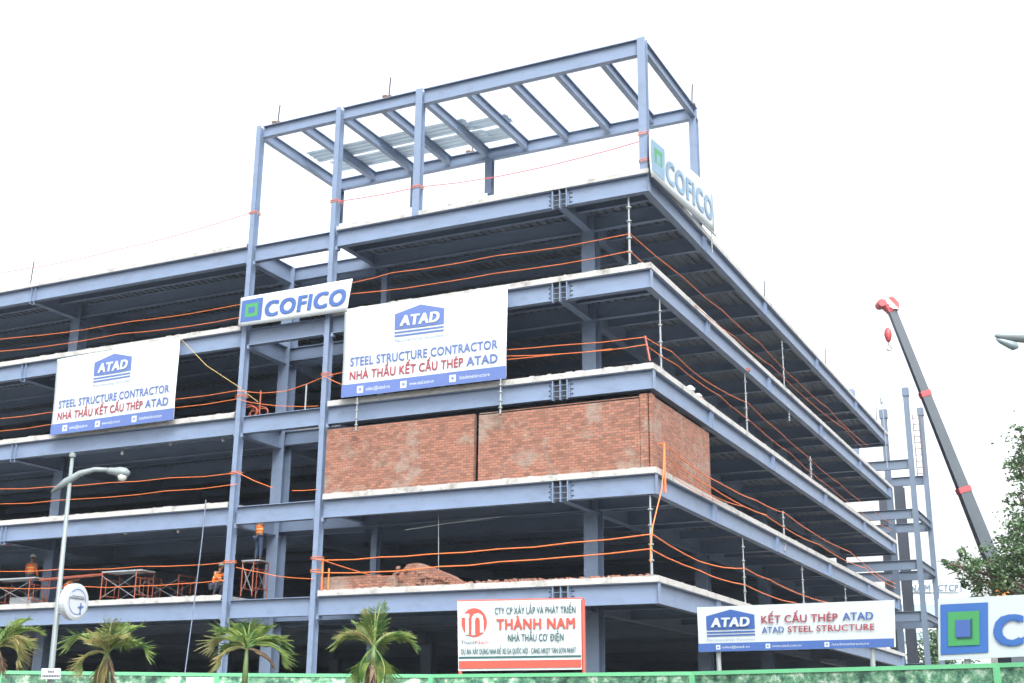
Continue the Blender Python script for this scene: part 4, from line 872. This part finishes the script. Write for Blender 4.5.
p = at_y(257, 570, 1.15); person((p.x-.0, 1.15, z2+1.35), -.3, REACH, 'person in an orange vest and jeans on the narrow scaffold, reaching up', pants=JB)
# timber ledger under the fourth worker is carried by the scaffold; bundle of orange hoses beside the column
hs = MB(); c = at_y(242, 398, .3); random.seed(9)
for k in range(5):
    r_ = random.uniform(.25, .55); cc = Vector((c.x+random.uniform(0, 1.1), .3+k*.06, ZL[4]+.02+r_*.55))
    hs.tube([cc+Vector((math.cos(t)*r_, 0, math.sin(t)*r_*.55)) for t in [i*.42 for i in range(16)]], .016, 5)
tag(hs.build('hose_coil', mat('dull red hose', (.40, .10, .06))), 'tangled dull red hoses heaped between the facade columns left of the large banner', 'hose')
for px, lb in ((259.5, 'left'), (305, 'right')):
    a = at_y(px, 412, .5); m = MB().tube([(a.x, .5, ZL[4]), (a.x, .5, ZL[4]+1.1)], .035, 6); tag(m.build('guard_stake', REDPAINT if lb == 'left' else GALV), ('red' if lb == 'left' else 'grey')+' stake standing between the facade columns beside the hoses', 'stake')
# ------------------------------------------------------------------ ground
def sheet_(name, x0, y0, x1, y1, z, m, th=None):
    b = MB(); b.box((x0, y0, z-(th or .3)), (x1, y1, z)); return tag(b.build(name, m), kind='structure')
ASPH = mat('asphalt', (.05, .05, .052), .9, .25, 4, bump=.2); PAVE = mat('pavement concrete', (.22, .215, .20), .9, .15, 2); DIRT = mat('site earth', (.105, .095, .08), .95, .25, .6)
sheet_('ground', -1500, -1500, 1500, 1500, -.02, DIRT, 1)
rd = sheet_('road', -300, -60, 300, -26.5, -.012+.0, ASPH, .006)
sheet_('pavement', -300, -24.0, 300, -19.2, .0, PAVE, .015) if False else None
b = MB(); b.box((-300, -26.3, -.015), (300, -22.2, .0)); tag(b.build('pavement', PAVE), kind='structure')
b = MB(); b.box((-300, -26.5, -.015), (300, -26.3, .13)); tag(b.build('kerb', CONC), kind='structure')
b = MB()
for k in range(-30, 30): b.box((k*6, -43.1, -.011), (k*6+3, -42.95, -.008))
tag(b.build('lane_marking', mat('white road paint', (.7, .7, .68))), kind='structure')
b = MB(); b.box((-80, 0.3, -.018), (0, YEND, .06)); tag(b.build('site_floor', DIRT), kind='structure')
# ------------------------------------------------------------------ haze
hz, nt, bb = nm('thin haze'); nt.nodes.remove(bb); pv = nt.nodes.new('ShaderNodeVolumePrincipled'); pv.inputs['Color'].default_value = (.8, .9, 1, 1); pv.inputs['Density'].default_value = .00028; pv.inputs['Anisotropy'].default_value = .2
nt.links.new(pv.outputs[0], nt.nodes['Material Output'].inputs['Volume'])
tag(MB().box((-260, -75, -2.2), (260, 260, 46)).build('haze', hz), kind='stuff')
# ------------------------------------------------------------------ light
w = bpy.data.worlds.new('World'); scene.world = w; w.use_nodes = True; nt = w.node_tree; bg = nt.nodes['Background']
sk = nt.nodes.new('ShaderNodeTexSky'); sk.sky_type = 'NISHITA'; sk.sun_disc = False; SE, SA = R(50), R(-165)   # sun behind the camera, a little left
sk.sun_elevation = SE; sk.air_density = 1.3; sk.dust_density = 6; sk.ozone_density = 1
sd = Vector((.75, -1, 0)).normalized()
sk.sun_rotation = math.atan2(sd.x, sd.y)
hs_ = nt.nodes.new('ShaderNodeHueSaturation'); hs_.inputs['Saturation'].default_value = .22; nt.links.new(sk.outputs[0], hs_.inputs['Color']); nt.links.new(hs_.outputs[0], bg.inputs[0]); bg.inputs[1].default_value = .15
sl = bpy.data.lights.new('sun', 'SUN'); sl.energy = .6; sl.angle = R(18); sl.color = (1, .97, .92); so = bpy.data.objects.new('sun', sl); C.objects.link(so)
dirv = Vector((sd.x*math.cos(SE), sd.y*math.cos(SE), math.sin(SE))); so.rotation_euler = dirv.to_track_quat('Z', 'Y').to_euler(); so.location = (0, -30, 60)
vs = scene.view_settings; vs.view_transform = 'Standard'; vs.look = 'None'; vs.gamma = 1; vs.exposure = 1.6

for o in scene.objects:
    if o.parent is None and o.get('label') and len(o['label'].split()) > 16: print('LONG', o.name, o['label'])
